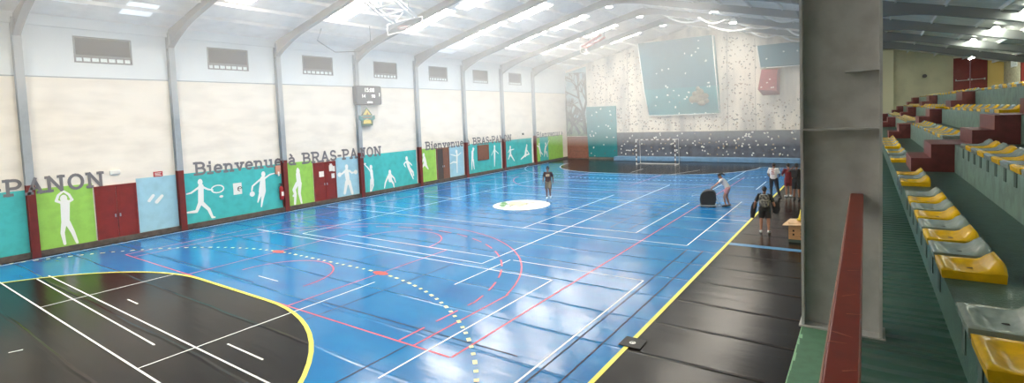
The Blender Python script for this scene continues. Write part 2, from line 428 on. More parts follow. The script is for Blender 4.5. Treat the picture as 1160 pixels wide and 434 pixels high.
SIL = {'acrobat': [('h', 39.56, 1.78), ([(39.54, 1.58), (39.74, 1.08)], 0.2, 0.2), ([(39.39, 1.59), (38.73, 1.92)], 0.09, 0.06), ([(39.66, 1.08), (39.79, 0.66)], 0.16, 0.08),
             ([(39.74, 1.08), (40.11, 0.8)], 0.14, 0.08)],
 'acrobatb': [('h', 40.72, 1.75), ([(40.7, 1.5), (40.52, 1.02)], 0.2, 0.2), ([(40.8, 1.49), (41.4, 2.04)], 0.09, 0.06), ([(40.6, 1.01), (40.41, 0.61)], 0.16, 0.08),
              ([(40.84, 0.99), (40.97, 0.52)], 0.14, 0.08)],
 'basket': [('h', 5.82, 1.99), ([(5.85, 1.82), (5.81, 1.06)], 0.23, 0.2), ([(5.76, 1.84), (5.6, 1.93), (5.67, 2.13), (5.81, 2.26)], 0.08, 0.06),
            ([(5.92, 1.83), (6.06, 1.91), (5.98, 2.12), (5.84, 2.26)], 0.08, 0.06), ([(5.77, 1.1), (5.7, 0.72), (5.74, 0.29)], 0.14, 0.07),
            ([(5.87, 1.08), (6.0, 0.69), (6.1, 0.26)], 0.14, 0.07)],
 'bowler': [('h', 13.5, 2.02), ([(13.46, 1.82), (13.39, 1.17)], 0.2, 0.3), ([(13.55, 1.81), (13.83, 1.96), (14.07, 2.0)], 0.08, 0.05),
            ([(13.37, 1.81), (12.92, 1.5), (12.87, 1.29)], 0.08, 0.06), ('ball', 12.88, 1.12), ([(13.32, 1.14), (13.21, 0.89), (13.13, 0.68)], 0.16, 0.05),
            ([(13.45, 1.12), (13.36, 0.78), (13.29, 0.43)], 0.16, 0.05)],
 'boxer': [('h', 18.44, 1.88), ([(18.42, 1.63), (18.49, 0.95)], 0.25, 0.22), ([(18.3, 1.64), (18.14, 1.53), (17.93, 1.48)], 0.1, 0.08),
           ([(18.61, 1.63), (18.78, 1.49), (19.03, 1.51)], 0.1, 0.08), ('ball', 17.93, 1.48), ('ball', 19.05, 1.51), ([(18.38, 1.02), (18.21, 0.38)], 0.18, 0.14),
           ([(18.56, 1.0), (18.73, 0.3)], 0.18, 0.14)],
 'dancer': [('h', 28.07, 2.01), ([(28.11, 1.83), (28.07, 1.22)], 0.14, 0.12), ([(28.07, 1.22), (28.05, 0.47)], 0.12, 0.07), ([(28.1, 1.67), (27.43, 1.85)], 0.07, 0.05),
            ([(28.1, 1.67), (28.56, 1.89)], 0.07, 0.05), ([(28.02, 1.22), (27.68, 1.28), (27.34, 1.19)], 0.1, 0.06)],
 'judo': [('h', 37.48, 1.8), ([(37.4, 1.57), (37.18, 0.94)], 0.22, 0.24), ([(37.45, 1.41), (37.79, 1.07)], 0.1, 0.08), ([(37.13, 0.95), (36.49, 0.69)], 0.16, 0.08),
          ([(37.25, 0.96), (37.57, 1.01), (37.86, 1.03)], 0.14, 0.07)],
 'karate': [('h', 34.94, 1.83), ([(34.93, 1.61), (34.92, 1.19)], 0.2, 0.2), ([(35.0, 1.6), (35.47, 1.64)], 0.08, 0.06), ([(34.81, 1.61), (34.6, 1.41)], 0.08, 0.06),
            ([(34.85, 1.2), (34.59, 0.85)], 0.16, 0.07), ([(34.98, 1.19), (35.46, 0.64)], 0.16, 0.07)],
 'pole': [('h', 32.74, 2.04), ([(32.72, 1.81), (32.68, 1.2)], 0.2, 0.16), ([(32.65, 1.78), (32.27, 1.38)], 0.07, 0.05), ([(32.77, 1.77), (33.23, 1.44)], 0.07, 0.05),
          ([(32.68, 1.2), (32.63, 0.46)], 0.16, 0.06)],
 'runner': [('h', 23.13, 1.95), ([(23.18, 1.71), (23.3, 1.32)], 0.2, 0.18), ([(23.05, 1.73), (22.87, 1.6), (22.98, 1.42)], 0.08, 0.06), ([(23.34, 1.67), (23.55, 1.47)], 0.08, 0.06),
            ([(23.28, 1.33), (23.47, 0.9), (23.62, 0.55)], 0.16, 0.06), ([(23.32, 1.32), (23.62, 1.0), (23.67, 0.76)], 0.14, 0.07)],
 'server': [('dot', 19.75, 1.92), ('h', 20.19, 1.68), ([(20.2, 1.46), (20.25, 0.89)], 0.18, 0.16), ([(20.13, 1.44), (19.95, 1.67), (19.76, 1.85)], 0.08, 0.05),
            ([(20.16, 0.9), (20.11, 0.58), (20.05, 0.21)], 0.15, 0.06), ([(20.26, 0.89), (20.27, 0.56), (20.12, 0.23)], 0.15, 0.06)],
 'shoe': [([(8.55, 1.47), (8.71, 1.67)], 0.1, 0.1), ([(8.82, 1.38), (9.03, 1.61)], 0.12, 0.1)],
 'skater': [('h', 24.7, 2.03), ([(24.74, 1.84), (24.82, 1.41)], 0.2, 0.24), ([(24.65, 1.78), (24.53, 1.55)], 0.08, 0.06), ([(24.8, 1.41), (25.07, 1.05)], 0.2, 0.07),
            ([(24.71, 1.42), (24.53, 1.22)], 0.16, 0.08)],
 'standing': [('h', 30.02, 2.04), ([(29.91, 1.85), (29.86, 1.25)], 0.2, 0.2), ([(29.93, 1.78), (30.13, 2.07)], 0.07, 0.05), ([(29.8, 1.25), (29.75, 0.51)], 0.13, 0.06),
              ([(29.95, 1.24), (30.03, 0.52)], 0.13, 0.06)],
 'stoop': [('h', 21.65, 1.22), ([(21.64, 1.02), (21.65, 0.71)], 0.26, 0.24), ([(21.49, 0.96), (21.25, 0.6), (21.15, 0.28)], 0.12, 0.06),
           ([(21.78, 0.98), (21.99, 0.78), (22.06, 0.52)], 0.1, 0.06), ([(21.72, 0.7), (21.89, 0.46), (21.94, 0.17)], 0.14, 0.06)],
 'tennis': [('h', 10.57, 2.0), ([(10.59, 1.81), (10.54, 1.06)], 0.19, 0.2), ([(10.52, 1.78), (10.17, 1.57), (9.99, 1.54)], 0.08, 0.05),
            ([(10.66, 1.76), (10.88, 1.63), (11.08, 1.57)], 0.08, 0.05), ([(10.58, 1.05), (10.85, 0.72), (10.98, 0.33), (11.08, 0.31)], 0.15, 0.06),
            ([(10.5, 1.06), (10.33, 0.71), (9.96, 0.72)], 0.15, 0.07), ('ring', 11.29, 1.59), ('dot', 11.43, 1.22)],
 'volley': [('h', 15.38, 1.97), ([(15.37, 1.82), (15.4, 1.3)], 0.2, 0.22), ([(15.35, 1.78), (15.37, 2.11)], 0.09, 0.07),
            ([(15.29, 1.32), (15.09, 1.02), (15.15, 0.78), (15.09, 0.27)], 0.18, 0.1), ([(15.44, 1.3), (15.38, 0.79), (15.47, 0.26)], 0.18, 0.08),
            ([(15.15, 0.82), (15.04, 0.7)], 0.1, 0.1)]}

def silhouette(key, panel):
    """white painted athlete, flat paint on the wall: rounded limbs in the wall plane"""
    mb = MB(); x = PX + .004
    def nx():
        nonlocal x
        x += .0006; return x
    def blob(c, ry, rz, n=16):
        x = nx(); mb.faces([(x, c[0] + ry*math.cos(2*math.pi*i/n), c[1] + rz*math.sin(2*math.pi*i/n)) for i in range(n)], [tuple(range(n))])
    for it in SIL[key]:
        if it[0] == 'h': blob(it[1:], .105, .145)
        elif it[0] == 'ball': blob(it[1:], .13, .13)
        elif it[0] == 'dot': blob(it[1:], .09, .06)
        elif it[0] == 'ring':
            c = it[1:]; n = 20
            o = [(x, c[0] + .3*math.cos(2*math.pi*i/n), c[1] + .2*math.sin(2*math.pi*i/n)) for i in range(n)]
            q = [(x, c[0] + .24*math.cos(2*math.pi*i/n), c[1] + .14*math.sin(2*math.pi*i/n)) for i in range(n)]
            mb.faces(o + q, [(i, (i+1) % n, n+(i+1) % n, n+i) for i in range(n)])
        else:
            P, r0, r1 = it; k = len(P)
            rs = [(r0 + (r1 - r0)*i/max(1, k-1)) * .6 for i in range(k)]
            for (a, ra), (b, rb) in zip(zip(P, rs), list(zip(P, rs))[1:]):
                x = nx(); d = Vector((b[0]-a[0], b[1]-a[1])); d.normalize(); nn = Vector((-d.y, d.x))
                mb.faces([(x, a[0]+nn.x*ra, a[1]+nn.y*ra), (x, a[0]-nn.x*ra, a[1]-nn.y*ra), (x, b[0]-nn.x*rb, b[1]-nn.y*rb), (x, b[0]+nn.x*rb, b[1]+nn.y*rb)], [(0, 1, 2, 3)])
            for a, ra in zip(P, rs): blob(a, ra, ra, 12)
    return mb.build('athlete_silhouette', 'white_paint', PAN[panel])
for k, p in (('basket', 'g0'), ('shoe', 'b0'), ('tennis', 't1'), ('bowler', 't1'), ('volley', 'g1'), ('boxer', 'b1'), ('server', 't2'), ('stoop', 't2'), ('runner', 't2'),
             ('skater', 'g2'), ('dancer', 'b2'), ('standing', 't3'), ('pole', 't3'), ('karate', 't4'), ('judo', 't4'), ('acrobat', 't5'), ('acrobatb', 't5')):
    silhouette(k, p)

# painted slab-serif lettering
def _c(cx, cy, rx, ry, a0, a1, n=10): return [(cx + rx*math.cos(R(a0+(a1-a0)*i/n)), cy + ry*math.sin(R(a0+(a1-a0)*i/n))) for i in range(n+1)]
GLYPH = {   # width, strokes
 'B': (.78, [[(.16,0),(.16,1)], [(.0,.95),(.42,.95)]+_c(.42,.74,.24,.21,90,-90)+[(.16,.53)], [(0,.05),(.44,.05)]+_c(.44,.29,.27,.24,-90,90)+[(.16,.53)]]),
 'i': (.36, [[(.2,0),(.2,.68)], [(.04,.64),(.2,.64)], [(.02,.05),(.38,.05)], [(.2,.84),(.2,.98)]]),
 'e': (.62, [[(.08,.36),(.54,.36)]+_c(.31,.36,.24,.3,0,310)]),
 'n': (.74, [[(.14,0),(.14,.68)], [(.0,.64),(.14,.64)], [(0,.05),(.28,.05)], [(.14,.45)]+_c(.36,.42,.2,.22,170,0)+[(.56,.05)], [(.44,.05),(.7,.05)]]),
 'v': (.66, [[(.1,.66),(.33,.04)], [(.56,.66),(.33,.04)], [(0,.64),(.24,.64)], [(.42,.64),(.66,.64)]]),
 'u': (.74, [[(.0,.64),(.14,.64)], [(.14,.68)]+_c(.34,.26,.2,.21,180,350)+[(.56,.3)], [(.56,.68),(.56,.05),(.7,.05)], [(.42,.64),(.56,.64)]]),
 'a': (.64, [[(.08,.58)]+_c(.28,.46,.2,.2,110,0)+[(.48,.05),(.62,.05)], [(.48,.36)]+_c(.27,.2,.2,.16,70,330)]),
 'R': (.82, [[(.16,0),(.16,1)], [(0,.95),(.44,.95)]+_c(.44,.72,.25,.23,90,-90)+[(.16,.49)], [(.42,.49),(.7,.04)], [(0,.05),(.32,.05)], [(.6,.05),(.84,.05)]]),
 'A': (.86, [[(.12,.0),(.43,.98)], [(.74,0),(.43,.98)], [(.24,.34),(.62,.34)], [(0,.05),(.28,.05)], [(.58,.05),(.86,.05)]]),
 'S': (.68, [_c(.33,.72,.24,.24,20,270)+_c(.33,.27,.27,.22,90,-160)]),
 'P': (.74, [[(.16,0),(.16,1)], [(0,.95),(.42,.95)]+_c(.42,.7,.26,.25,90,-90)+[(.16,.45)], [(0,.05),(.34,.05)]]),
 'N': (.88, [[(.14,0),(.14,.98)], [(.14,.98),(.7,.02)], [(.7,0),(.7,1)], [(0,.95),(.16,.95)], [(0,.05),(.28,.05)], [(.56,.95),(.84,.95)]]),
 'O': (.84, [_c(.41,.5,.32,.46,0,360,20)]),
 '-': (.42, [[(.06,.42),(.36,.42)]]), ' ': (.42, [])}
GLYPH['à'] = (GLYPH['a'][0], GLYPH['a'][1] + [[(.18,.98),(.32,.8)]])
def lettering(text, y0, y1, z, h, faded=1.0, xoff=.02):
    total = sum(GLYPH[c][0] + .1 for c in text); k = (y1 - y0) / total; cur = y0
    hold = None; mbs = MB(); x = XL + xoff; wd = .1
    for c in text:
        g = GLYPH[c]
        for st in g[1]:
            P = [(cur + p[0]*k, z + p[1]*h) for p in st]
            for a, b in zip(P, P[1:]):
                d = Vector((b[0]-a[0], b[1]-a[1]))
                if d.length < 1e-5: continue
                near = any(abs((a[0]+b[0])/2 - f) < .5 for f in FRAMES); m_ = max(1, int(d.length/.03)) if near else 1
                d.normalize(); nn = Vector((-d.y, d.x)) * wd/2; d *= wd*.3
                for q in range(m_):
                    p0 = (a[0]+(b[0]-a[0])*q/m_, a[1]+(b[1]-a[1])*q/m_); p1 = (a[0]+(b[0]-a[0])*(q+1)/m_, a[1]+(b[1]-a[1])*(q+1)/m_)
                    e0 = d if q == 0 else d*0; e1 = d if q == m_-1 else d*0
                    xx = XL + .236 if any(abs((p0[0]+p1[0])/2 - f) < .13 for f in FRAMES) else x
                    x += .00002
                    mbs.faces([(xx, p0[0]-e0.x+nn.x, p0[1]-e0.y+nn.y), (xx, p0[0]-e0.x-nn.x, p0[1]-e0.y-nn.y), (xx, p1[0]+e1.x-nn.x, p1[1]+e1.y-nn.y), (xx, p1[0]+e1.x+nn.x, p1[1]+e1.y+nn.y)], [(0, 1, 2, 3)])
        cur += (g[0] + .1) * k
    return mbs.build('lettering', 'letter_grey', wl)
lettering('Bienvenue à BRAS-PANON', -3.55, 7.15, 2.3, .56)
lettering('Bienvenue à BRAS-PANON', 10.36, 21.1, 2.33, .56)
lettering('Bienvenue à BRAS-PANON', 24.9, 35.2, 2.36, .54)
lettering('Bienvenue', 39.2, 43.7, 2.4, .5)

# columns of the left wall, red paint up to 2.6 m
for i, y in enumerate(FRAMES):
    if y < Y0 + .5 or y > Y1 - 3: continue
    mb = MB()
    for z0, z1, mi in ((0, 2.62, 1), (2.62, 8.55, 0)):
        mb.box((XL - .02, y - .12, z0), (XL + .03, y + .12, z1), mi); mb.box((XL + .2, y - .12, z0), (XL + .23, y + .12, z1), mi)
        mb.box((XL + .03, y - .02, z0), (XL + .2, y + .02, z1), mi)
    struct(mb.build('column', ['steel_grey', 'red_paint']), 'grey steel column with dark red foot on the left wall', 'column')['group'] = 'steel columns along the left wall'

# windows: dark louvred upper part, clear strip below
for i, c in enumerate(WIN):
    o = struct(empty('window_%d' % (i + 1), (XL, c, 7.1)), 'high louvred window in the left wall', 'window'); o['group'] = 'high windows of the left wall'
    mb = MB(); a = .93
    mb.box((-.1, -a, 0), (.03, a, .05)); mb.box((-.1, -a, .95), (.03, a, 1.0)); mb.box((-.1, -a, .05), (.03, -a+.05, .95)); mb.box((-.1, a-.05, .05), (.03, a, .95))
    mb.box((-.08, -a+.05, .2), (.02, a-.05, .3))
    for k in range(1, 7): mb.box((-.06, -a + k*2*a/7 - .02, .05), (-.02, -a + k*2*a/7 + .02, .26))
    mb.build('window_frame', 'window_frame', o)
    mb = MB()
    for k in range(10): mb.faces([(-.08, -a+.05, .30+.065*k), (-.08, a-.05, .30+.065*k), (.005, a-.05, .37+.065*k), (.005, -a+.05, .37+.065*k)], [(0, 1, 2, 3)])
    mb.box((-.12, -a+.05, .3), (-.09, a-.05, .95))
    mb.build('louvre', 'louvre', o)
    MB().box((-.07, -a+.05, .05), (-.05, a-.05, .26)).build('pane', 'glass_day', o)

# doors of the left wall
def door(num, y0, y1, z1, label, m='door_red', leaf_open=False):
    o = struct(empty('door_%d' % num, (XL, (y0+y1)/2, 0)), label, 'door'); a = (y1-y0)/2
    mb = MB(); mb.box((-.02, -a, .05), (.07, -a+.06, z1)); mb.box((-.02, a-.06, .05), (.07, a, z1)); mb.box((-.02, -a+.06, z1-.07), (.07, a-.06, z1))
    mb.build('door_frame', m, o)
    for s in (-1, 1):
        mb = MB(); y_a, y_b = (-a+.06, -.008) if s < 0 else (.008, a-.06)
        mb.box((-.02, y_a, .2), (.045, y_b, z1-.07))
        mb.box((.045, y_a+.1, .35), (.05, y_b-.1, 1.0)); mb.box((.045, y_a+.1, 1.15), (.05, y_b-.1, z1-.2))
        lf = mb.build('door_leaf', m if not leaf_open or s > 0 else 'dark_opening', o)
        MB().box((.05, (-.1 if s < 0 else .06), 1.02), (.09, (-.06 if s < 0 else .1), 1.14)).build('handle', 'steel_grey', lf)
    return o
door(1, 6.74, 8.12, 2.3, 'dark red double door between green and pale blue panels, nearest the camera')
d2 = door(2, 16.28, 17.68, 2.3, 'dark red double door with white notices on it')
for y, z, wy, wz in ((16.6, 1.5, .3, .3), (17.25, 1.75, .24, .34), (17.5, 1.72, .2, .3), (17.38, 1.35, .2, .26), (17.3, 2.05, .14, .12)):
    MB().box((XL + .05, y, z), (XL + .056, y + wy, z + wz)).build('notice', 'paper', d2, (-XL, -16.98, 0))
door(3, 25.92, 27.22, 2.4, 'brown door standing half open between green and pale panels', 'brown_wood', True)

# small things on the left wall
o = empty('emergency_light', (XL, 7.45, 2.72)); tag(o, 'small white emergency light box above the first red door', 'light')
MB().box((0, -.17, 0), (.07, .17, .16)).build('case', 'white_paint', o, bevel=.01); MB().box((.07, -.12, .04), (.075, .12, .12)).build('diffuser', 'paper', o)
o = empty('wall_sign', (XL, 8.95, 2.44)); tag(o, 'small red sign with pale writing above the pale blue panel', 'sign')
MB().box((0, -.17, 0), (.02, .17, .22)).build('plate', 'sign_red', o)
mb = MB(); [mb.box((.02, -.12, .05 + .05*k), (.023, .12 - .04*(k % 2), .07 + .05*k)) for k in range(3)]; mb.build('writing', 'paper', o)
o = empty('wall_notice', (PX, 12.2, 1.2)); tag(o, 'white paper notice with black sign on the teal panel', 'notice')
MB().box((0, -.2, 0), (.01, .2, .55)).build('sheet', 'paper', o)
mb = MB(); mb.tube([(.014, .1 + .1*math.cos(R(t)), .26 + .1*math.sin(R(t))) for t in range(0, 271, 30)], .018, 6); mb.tube([(.014, 0.05, .36), (.014, 0.05, .26), (.014, .16, .26)], .018, 6); mb.build('symbol', 'black_plastic', o)
o = empty('call_box', (PX + .02, 14.24, 1.95)); tag(o, 'salmon coloured small box on the wall above the fire extinguisher', 'box')
MB().box((0, -.14, 0), (.09, .14, .42)).build('case', 'salmon', o, bevel=.01); MB().box((.09, -.04, -.1), (.1, .04, .12)).build('label_strip', 'paper', o)
o = empty('fire_extinguisher', (XL + .12, 14.33, .62)); tag(o, 'red fire extinguisher hanging beside the second column', 'extinguisher')
MB().tube([(0, 0, 0), (0, 0, .04), (0, 0, .58), (0, 0, .66), (0, 0, .7)], [.09, .105, .105, .07, .04], 14).build('cylinder', 'extinguisher_red', o)
MB().tube([(0, 0, .7), (0, 0, .8)], .028, 8).box((-.02, -.1, .8), (.02, .06, .84)).build('valve', 'black_plastic', o)
MB().tube([(0, -.05, .76), (.06, -.15, .7), (.08, -.16, .4), (.07, -.13, .15)], .016, 6).build('hose', 'black_plastic', o)
MB().box((.1, -.06, .2), (.108, .06, .42)).build('sticker', 'paper', o); MB().box((-.105, -.03, .55), (-.08, .03, .62)).build('small_plate', 'steel_grey', o)  # pale sticker, and the small wall bracket behind the cylinder
o = empty('wooden_hatch', (PX, 31.2, 1.1)); tag(o, 'brown square wooden hatch on the teal panel', 'hatch')
MB().box((0, -.7, 0), (.05, .7, 1.2)).build('board', 'brown_wood', o); mb = MB()
mb.box((.05, -.7, 0), (.07, .7, .08)); mb.box((.05, -.7, 1.12), (.07, .7, 1.2)); mb.box((.05, -.7, .08), (.07, -.62, 1.12)); mb.box((.05, .62, .08), (.07, .7, 1.12)); mb.build('hatch_frame', 'brown_wood', o)
tag(MB().tube([(XL + .06, 36.9, 2.78), (XL + .06, 36.9, 2.95)], .09, 10).box((XL, 36.85, 2.82), (XL + .06, 36.95, 2.9)).build('wall_siren', 'louvre'), 'small dark round siren above the teal panel', 'siren')

# scoreboard
o = empty('scoreboard', (XL + .26, 20.08, 5.44)); tag(o, 'dark electronic scoreboard hanging high on the left wall', 'scoreboard')
def rrect(w_, h_, r, n=5):
    P = []
    for cx, cy, a in ((w_/2-r, h_-r, 0), (-w_/2+r, h_-r, 90), (-w_/2+r, r, 180), (w_/2-r, r, 270)):
        P += [(cx + r*math.cos(R(a+90*i/n)), cy + r*math.sin(R(a+90*i/n))) for i in range(n+1)]
    return P
MB().prism(rrect(1.84, 1.12, .12), 'x', -.25, .1).build('case', 'black_plastic', o)
def text_mesh(txt, size, m, parent, loc, nm):
    cu = bpy.data.curves.new(nm, 'FONT'); cu.body = txt; cu.size = size; cu.align_x = 'CENTER'; cu.offset = .006; cu.extrude = .004
    t = bpy.data.objects.new(nm, cu); COL.objects.link(t)
    dg = bpy.context.evaluated_depsgraph_get(); me = bpy.data.meshes.new_from_object(t.evaluated_get(dg))
    bpy.data.objects.remove(t); me.name = nm; me.materials.clear(); me.materials.append(MATS[m])
    q = bpy.data.objects.new(nm, me); COL.objects.link(q); q.parent = parent; q.location = loc; q.rotation_euler = (R(90), 0, R(90)); return q
text_mesh('15:08', .34, 'digit_white', o, (.105, .02, .76), 'clock_digits'); text_mesh('14', .28, 'digit_white', o, (.105, -.42, .42), 'score_digits'); text_mesh('90', .28, 'digit_white', o, (.105, .3, .42), 'score_digits')
MB().box((.1, -.18, .1), (.105, .22, .2)).build('period_bar', 'digit_white', o); MB().box((.1, .74, .5), (.105, .8, .72)).build('side_bar', 'digit_white', o)
MB().prism(rrect(1.7, 1.0, .08), 'x', .1, .102).build('face', 'louvre', o, (0, 0, .06))
# town crest below it
o = empty('wall_crest', (XL + .24, 19.9, 4.2)); tag(o, 'painted crest board with gold point hanging under the scoreboard', 'crest')
MB().prism([(-.4, 0), (.4, 0), (.42, .36), (-.42, .36)], 'x', -.24, .04).build('base', 'crest_olive', o)
MB().prism([(-.58, .4), (-.42, .3), (0, .42), (.42, .3), (.58, .4), (.56, .62), (.4, .56), (0, .64), (-.4, .56), (-.56, .62)], 'x', .0, .06).build('ribbon', 'crest_teal', o)
MB().prism([(-.42, .6), (.42, .6), (0, 1.1)], 'x', 0, .04).build('gable', 'crest_olive', o)
MB().prism([(-.3, .64), (.3, .64), (0, 1.0)], 'x', .04, .05).build('gold_field', 'crest_gold', o)
MB().prism([(-.3, .12), (.3, .12), (.24, .34), (-.24, .34)], 'x', .04, .05).build('gold_band', 'crest_gold', o)
mb = MB(); mb.prism([(-.08, .62), (.12, .62), (.02, .8)], 'x', .06, .065); mb.prism([(-.36, .46), (.36, .46), (.3, .52), (-.3, .52)], 'x', .06, .065); mb.build('emblem_mark', 'crest_brown', o)

# ------------------------------------------------------------------ other walls, roof
struct(MB().box((XL - .3, Y1, 0), (-.6, Y1 + .3, 11.9)).build('wall_far', 'climb_cream'), 'far end wall of the hall behind the climbing wall', 'wall')
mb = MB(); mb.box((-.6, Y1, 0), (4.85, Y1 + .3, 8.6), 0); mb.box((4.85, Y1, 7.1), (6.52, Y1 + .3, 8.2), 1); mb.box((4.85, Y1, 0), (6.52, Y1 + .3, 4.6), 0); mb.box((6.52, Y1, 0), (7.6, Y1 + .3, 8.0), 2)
struct(mb.build('wall_stand_end', ['stand_wall', 'stand_trim', 'warm_lit_wall']), 'cream end wall of the stand with a door', 'wall')
struct(MB().box((1.0, Y1 - .18, 2.5), (1.64, Y1, 8.0)).build('column', 'stand_trim'), 'pale cream pilaster at the end of the stand', 'column')
struct(MB().box((XL - .3, Y0 - .3, 0), (XR + .3, Y0, 11.9)).build('wall_near', 'cream_wall'), 'end wall behind the camera', 'wall')
struct(MB().box((XR, Y0, 0), (XR + .3, Y1, 7.2)).build('wall_right', 'rough_wall'), 'rough back wall of the stand', 'wall')
mb = MB()
zl, zr = roof_z(XL - .3), roof_z(XR + .3)
mb.prism([(XL - .3, zl), (RIDGE_X, RIDGE_Z), (XR + .3, zr), (XR + .3, zr + .12), (RIDGE_X, RIDGE_Z + .12), (XL - .3, zl + .12)], 'y', Y0 - .3, Y1 + .3)
struct(mb.build('ceiling', 'roof_sheet'), 'pale sheet metal pitched roof', 'ceiling')
def rafter_poly(a, b):
    def lower(x):
        d = .34
        for cx, reach, extra in ((XL, 2.6, .5), (-.15, 2.4, .45), (RIDGE_X, 1.6, .15)):
            t = max(0, 1 - abs(x - cx) / reach); d += extra * t * t
        return roof_z(x) - .1 - d
    xs = [a + (b - a)*i/44 for i in range(45)]
    return xs, lower
for y in FRAMES:
    if y > Y1 - 3: continue
    mb = MB(); xs, lower = rafter_poly(XL, XR)
    for xa, xb in zip(xs, xs[1:]):
        mb.prism([(xa, lower(xa)), (xb, lower(xb)), (xb, roof_z(xb) - .1), (xa, roof_z(xa) - .1)], 'y', y - .03, y + .03)
        mb.prism([(xa, lower(xa) - .03), (xb, lower(xb) - .03), (xb, lower(xb)), (xa, lower(xa))], 'y', y - .11, y + .11)
    struct(mb.build('rafter', 'rafter_grey'), 'grey steel roof rafter with a deep curved haunch', 'beam')['group'] = 'roof rafters'
for k in range(-8, 14):
    x = RIDGE_X + 1.45 * k + (.3 if k >= 0 else -.3)
    if not XL + .3 < x < XR - .2: continue
    z = roof_z(x)
    p = struct(MB().box((x - .03, Y0, z - .15), (x + .03, Y1, z - .01)).build('purlin', 'roof_sheet'), 'thin pale purlin under the roof sheets', 'beam'); p['group'] = 'roof purlins'
# translucent roof sheets
emis('dull_sheet', (232, 242, 250), .75)
def skylight(x0, x1, y, wy=.95, label='bright translucent roof sheet letting daylight in', m='skylight_sheet', group='translucent roof sheets'):
    z0, z1 = roof_z(x0) - .015, roof_z(x1) - .015
    o = MB().faces([(x0, y - wy/2, z0), (x1, y - wy/2, z1), (x1, y + wy/2, z1), (x0, y + wy/2, z0), (x0, y - wy/2, z0+.012), (x1, y - wy/2, z1+.012), (x1, y + wy/2, z1+.012), (x0, y + wy/2, z0+.012)],
                   [(0, 3, 2, 1), (4, 5, 6, 7), (0, 1, 5, 4), (1, 2, 6, 5), (2, 3, 7, 6), (3, 0, 4, 7)]).build('skylight', m)
    tag(o, label, 'skylight', group); return o
for y in FRAMES:
    if y + 2 > Y1: continue
    skylight(-21.2, -18.2, y + 1.35); skylight(-17.8, -15.2, y + 1.9)
    skylight(-9.7, -6.2, y + 2.5)
for x0, x1, y, wy, lb in ((-23.2, -21.9, 6.0, 1.3, 'dull pale roof sheet near the left wall, nearest the camera'), (-23.6, -22.5, 8.2, 1.0, 'dull pale roof sheet above the second column'), (-23.6, -21.4, 26.0, 1.9, 'dull pale bluish roof sheet above the fifth window')):
    skylight(x0, x1, y, wy, lb, 'dull_sheet', None)

# ------------------------------------------------------------------ lamps and things under the roof
def high_bay(x, y, z, label):
    o = empty('high_bay_lamp', (x, y, z)); tag(o, label, 'lamp', None)
    MB().tube([(0, 0, .02), (0, 0, .14), (0, 0, .28)], [.24, .2, .09], 20).build('reflector', 'white_metal', o)
    MB().tube([(0, 0, .28), (0, 0, roof_z(x) - z - .02)], .012, 6).build('drop_rod', 'steel_grey', o)
    MB().tube([(0, 0, -.01), (0, 0, .02)], .21, 20).build('lamp_disc', 'lamp_disc', o)
for x, y, z, lb in ((-18.88, 24.46, 9.57, 'round high-bay lamp over the left side, middle of its row'), (-18.77, 34.05, 9.59, 'round high-bay lamp over the left side, farthest of its row'),
                    (-18.5, 15.84, 9.65, 'round high-bay lamp over the left side, nearest of its row, beside the folded hoop'), (-12.99, 29.68, 10.92, 'round high-bay lamp under the ridge, nearest of three'),
                    (-12.81, 34.47, 10.96, 'round high-bay lamp under the ridge, middle of three'), (-12.81, 39.35, 10.96, 'round high-bay lamp under the ridge, farthest, above the teal overhang'),
                    (-6.83, 29.59, 9.66, 'round high-bay lamp among the right-hand swags, nearer one'), (-6.65, 33.91, 9.62, 'round high-bay lamp among the right-hand swags, farther one')):
    high_bay(x, y, z, lb)
# folded ceiling basketball frames
def hoop(A, B, wv, label, m):
    """A -> B: the long side; wv: across. White bars, braces and a backboard frame with ring"""
    A, B, wv = Vector(A), Vector(B), Vector(wv); o = empty('ceiling_hoop', A); tag(o, label, 'basketball hoop')
    L = B - A
    for s in (0, .14, .86, 1): MB().tube([wv*s, L + wv*s], .05, 6).build('long_bar', m, o)
    for t in (.3, .62, .98): MB().tube([L*t, L*t + wv], .04, 6).build('cross_bar', m, o)
    for t0, t1, a, b in ((.3, .62, .14, .86), (.62, .98, .14, .86), (.62, .98, .86, .14)): MB().tube([L*t0 + wv*a, L*t1 + wv*b], .03, 6).build('brace', m, o)
    up = Vector((0, 0, 1)); e = L + wv*.5; wd = wv.normalized()*.9
    bb = MB(); bb.tube([e - wd, e + wd], .03, 6); bb.tube([e - wd - up*.5, e + wd - up*.5], .03, 6)
    bb.tube([e - wd, e - wd - up*.5], .03, 6); bb.tube([e + wd, e + wd - up*.5], .03, 6); bb.tube([e - wd*.3 - up*.3, e + wd*.3 - up*.3], .02, 6)
    bb.build('backboard_frame', 'white_metal', o)
    rc = e - up*.42 - L.normalized()*.35; sd = L.normalized()
    MB().tube([rc + (wd.normalized()*math.cos(R(a)) + sd*math.sin(R(a)))*.23 for a in range(0, 361, 20)], .014, 6, cap=False).build('ring', 'hoop_red', o)
    for s in (0, 1):
        for t in (.05, .6):
            p = L*t + wv*s; MB().tube([p, p + up*(roof_z(A.x + p.x) - A.z - p.z - .02)], .02, 6).build('hanger', 'steel_grey', o)
    return o
hoop((-17.31, 14.32, 9.45), (-18.97, 17.34, 9.15), (1.15, .6, .22), 'white folded basketball frame hanging under the roof, nearer one', 'white_metal')
hoop((-15.4, 33.6, 9.95), (-17.5, 34.6, 9.47), (-.3, 1.4, 0), 'white and pale red folded basketball frame hanging under the roof, farther one', 'hoop_red')
# cable loop on the left wall
tag(MB().tube([(-22.0, 15.5, 9.1), (-22.1, 15.3, 8.5), (-21.7, 16.0, 7.95), (-21.1, 17.0, 8.0), (-20.8, 17.5, 8.5), (-20.8, 17.5, 9.3)], .018, 6).build('hanging_cable', 'louvre'), 'thin grey cable loop hanging from the roof beside the nearer folded hoop', 'cable')
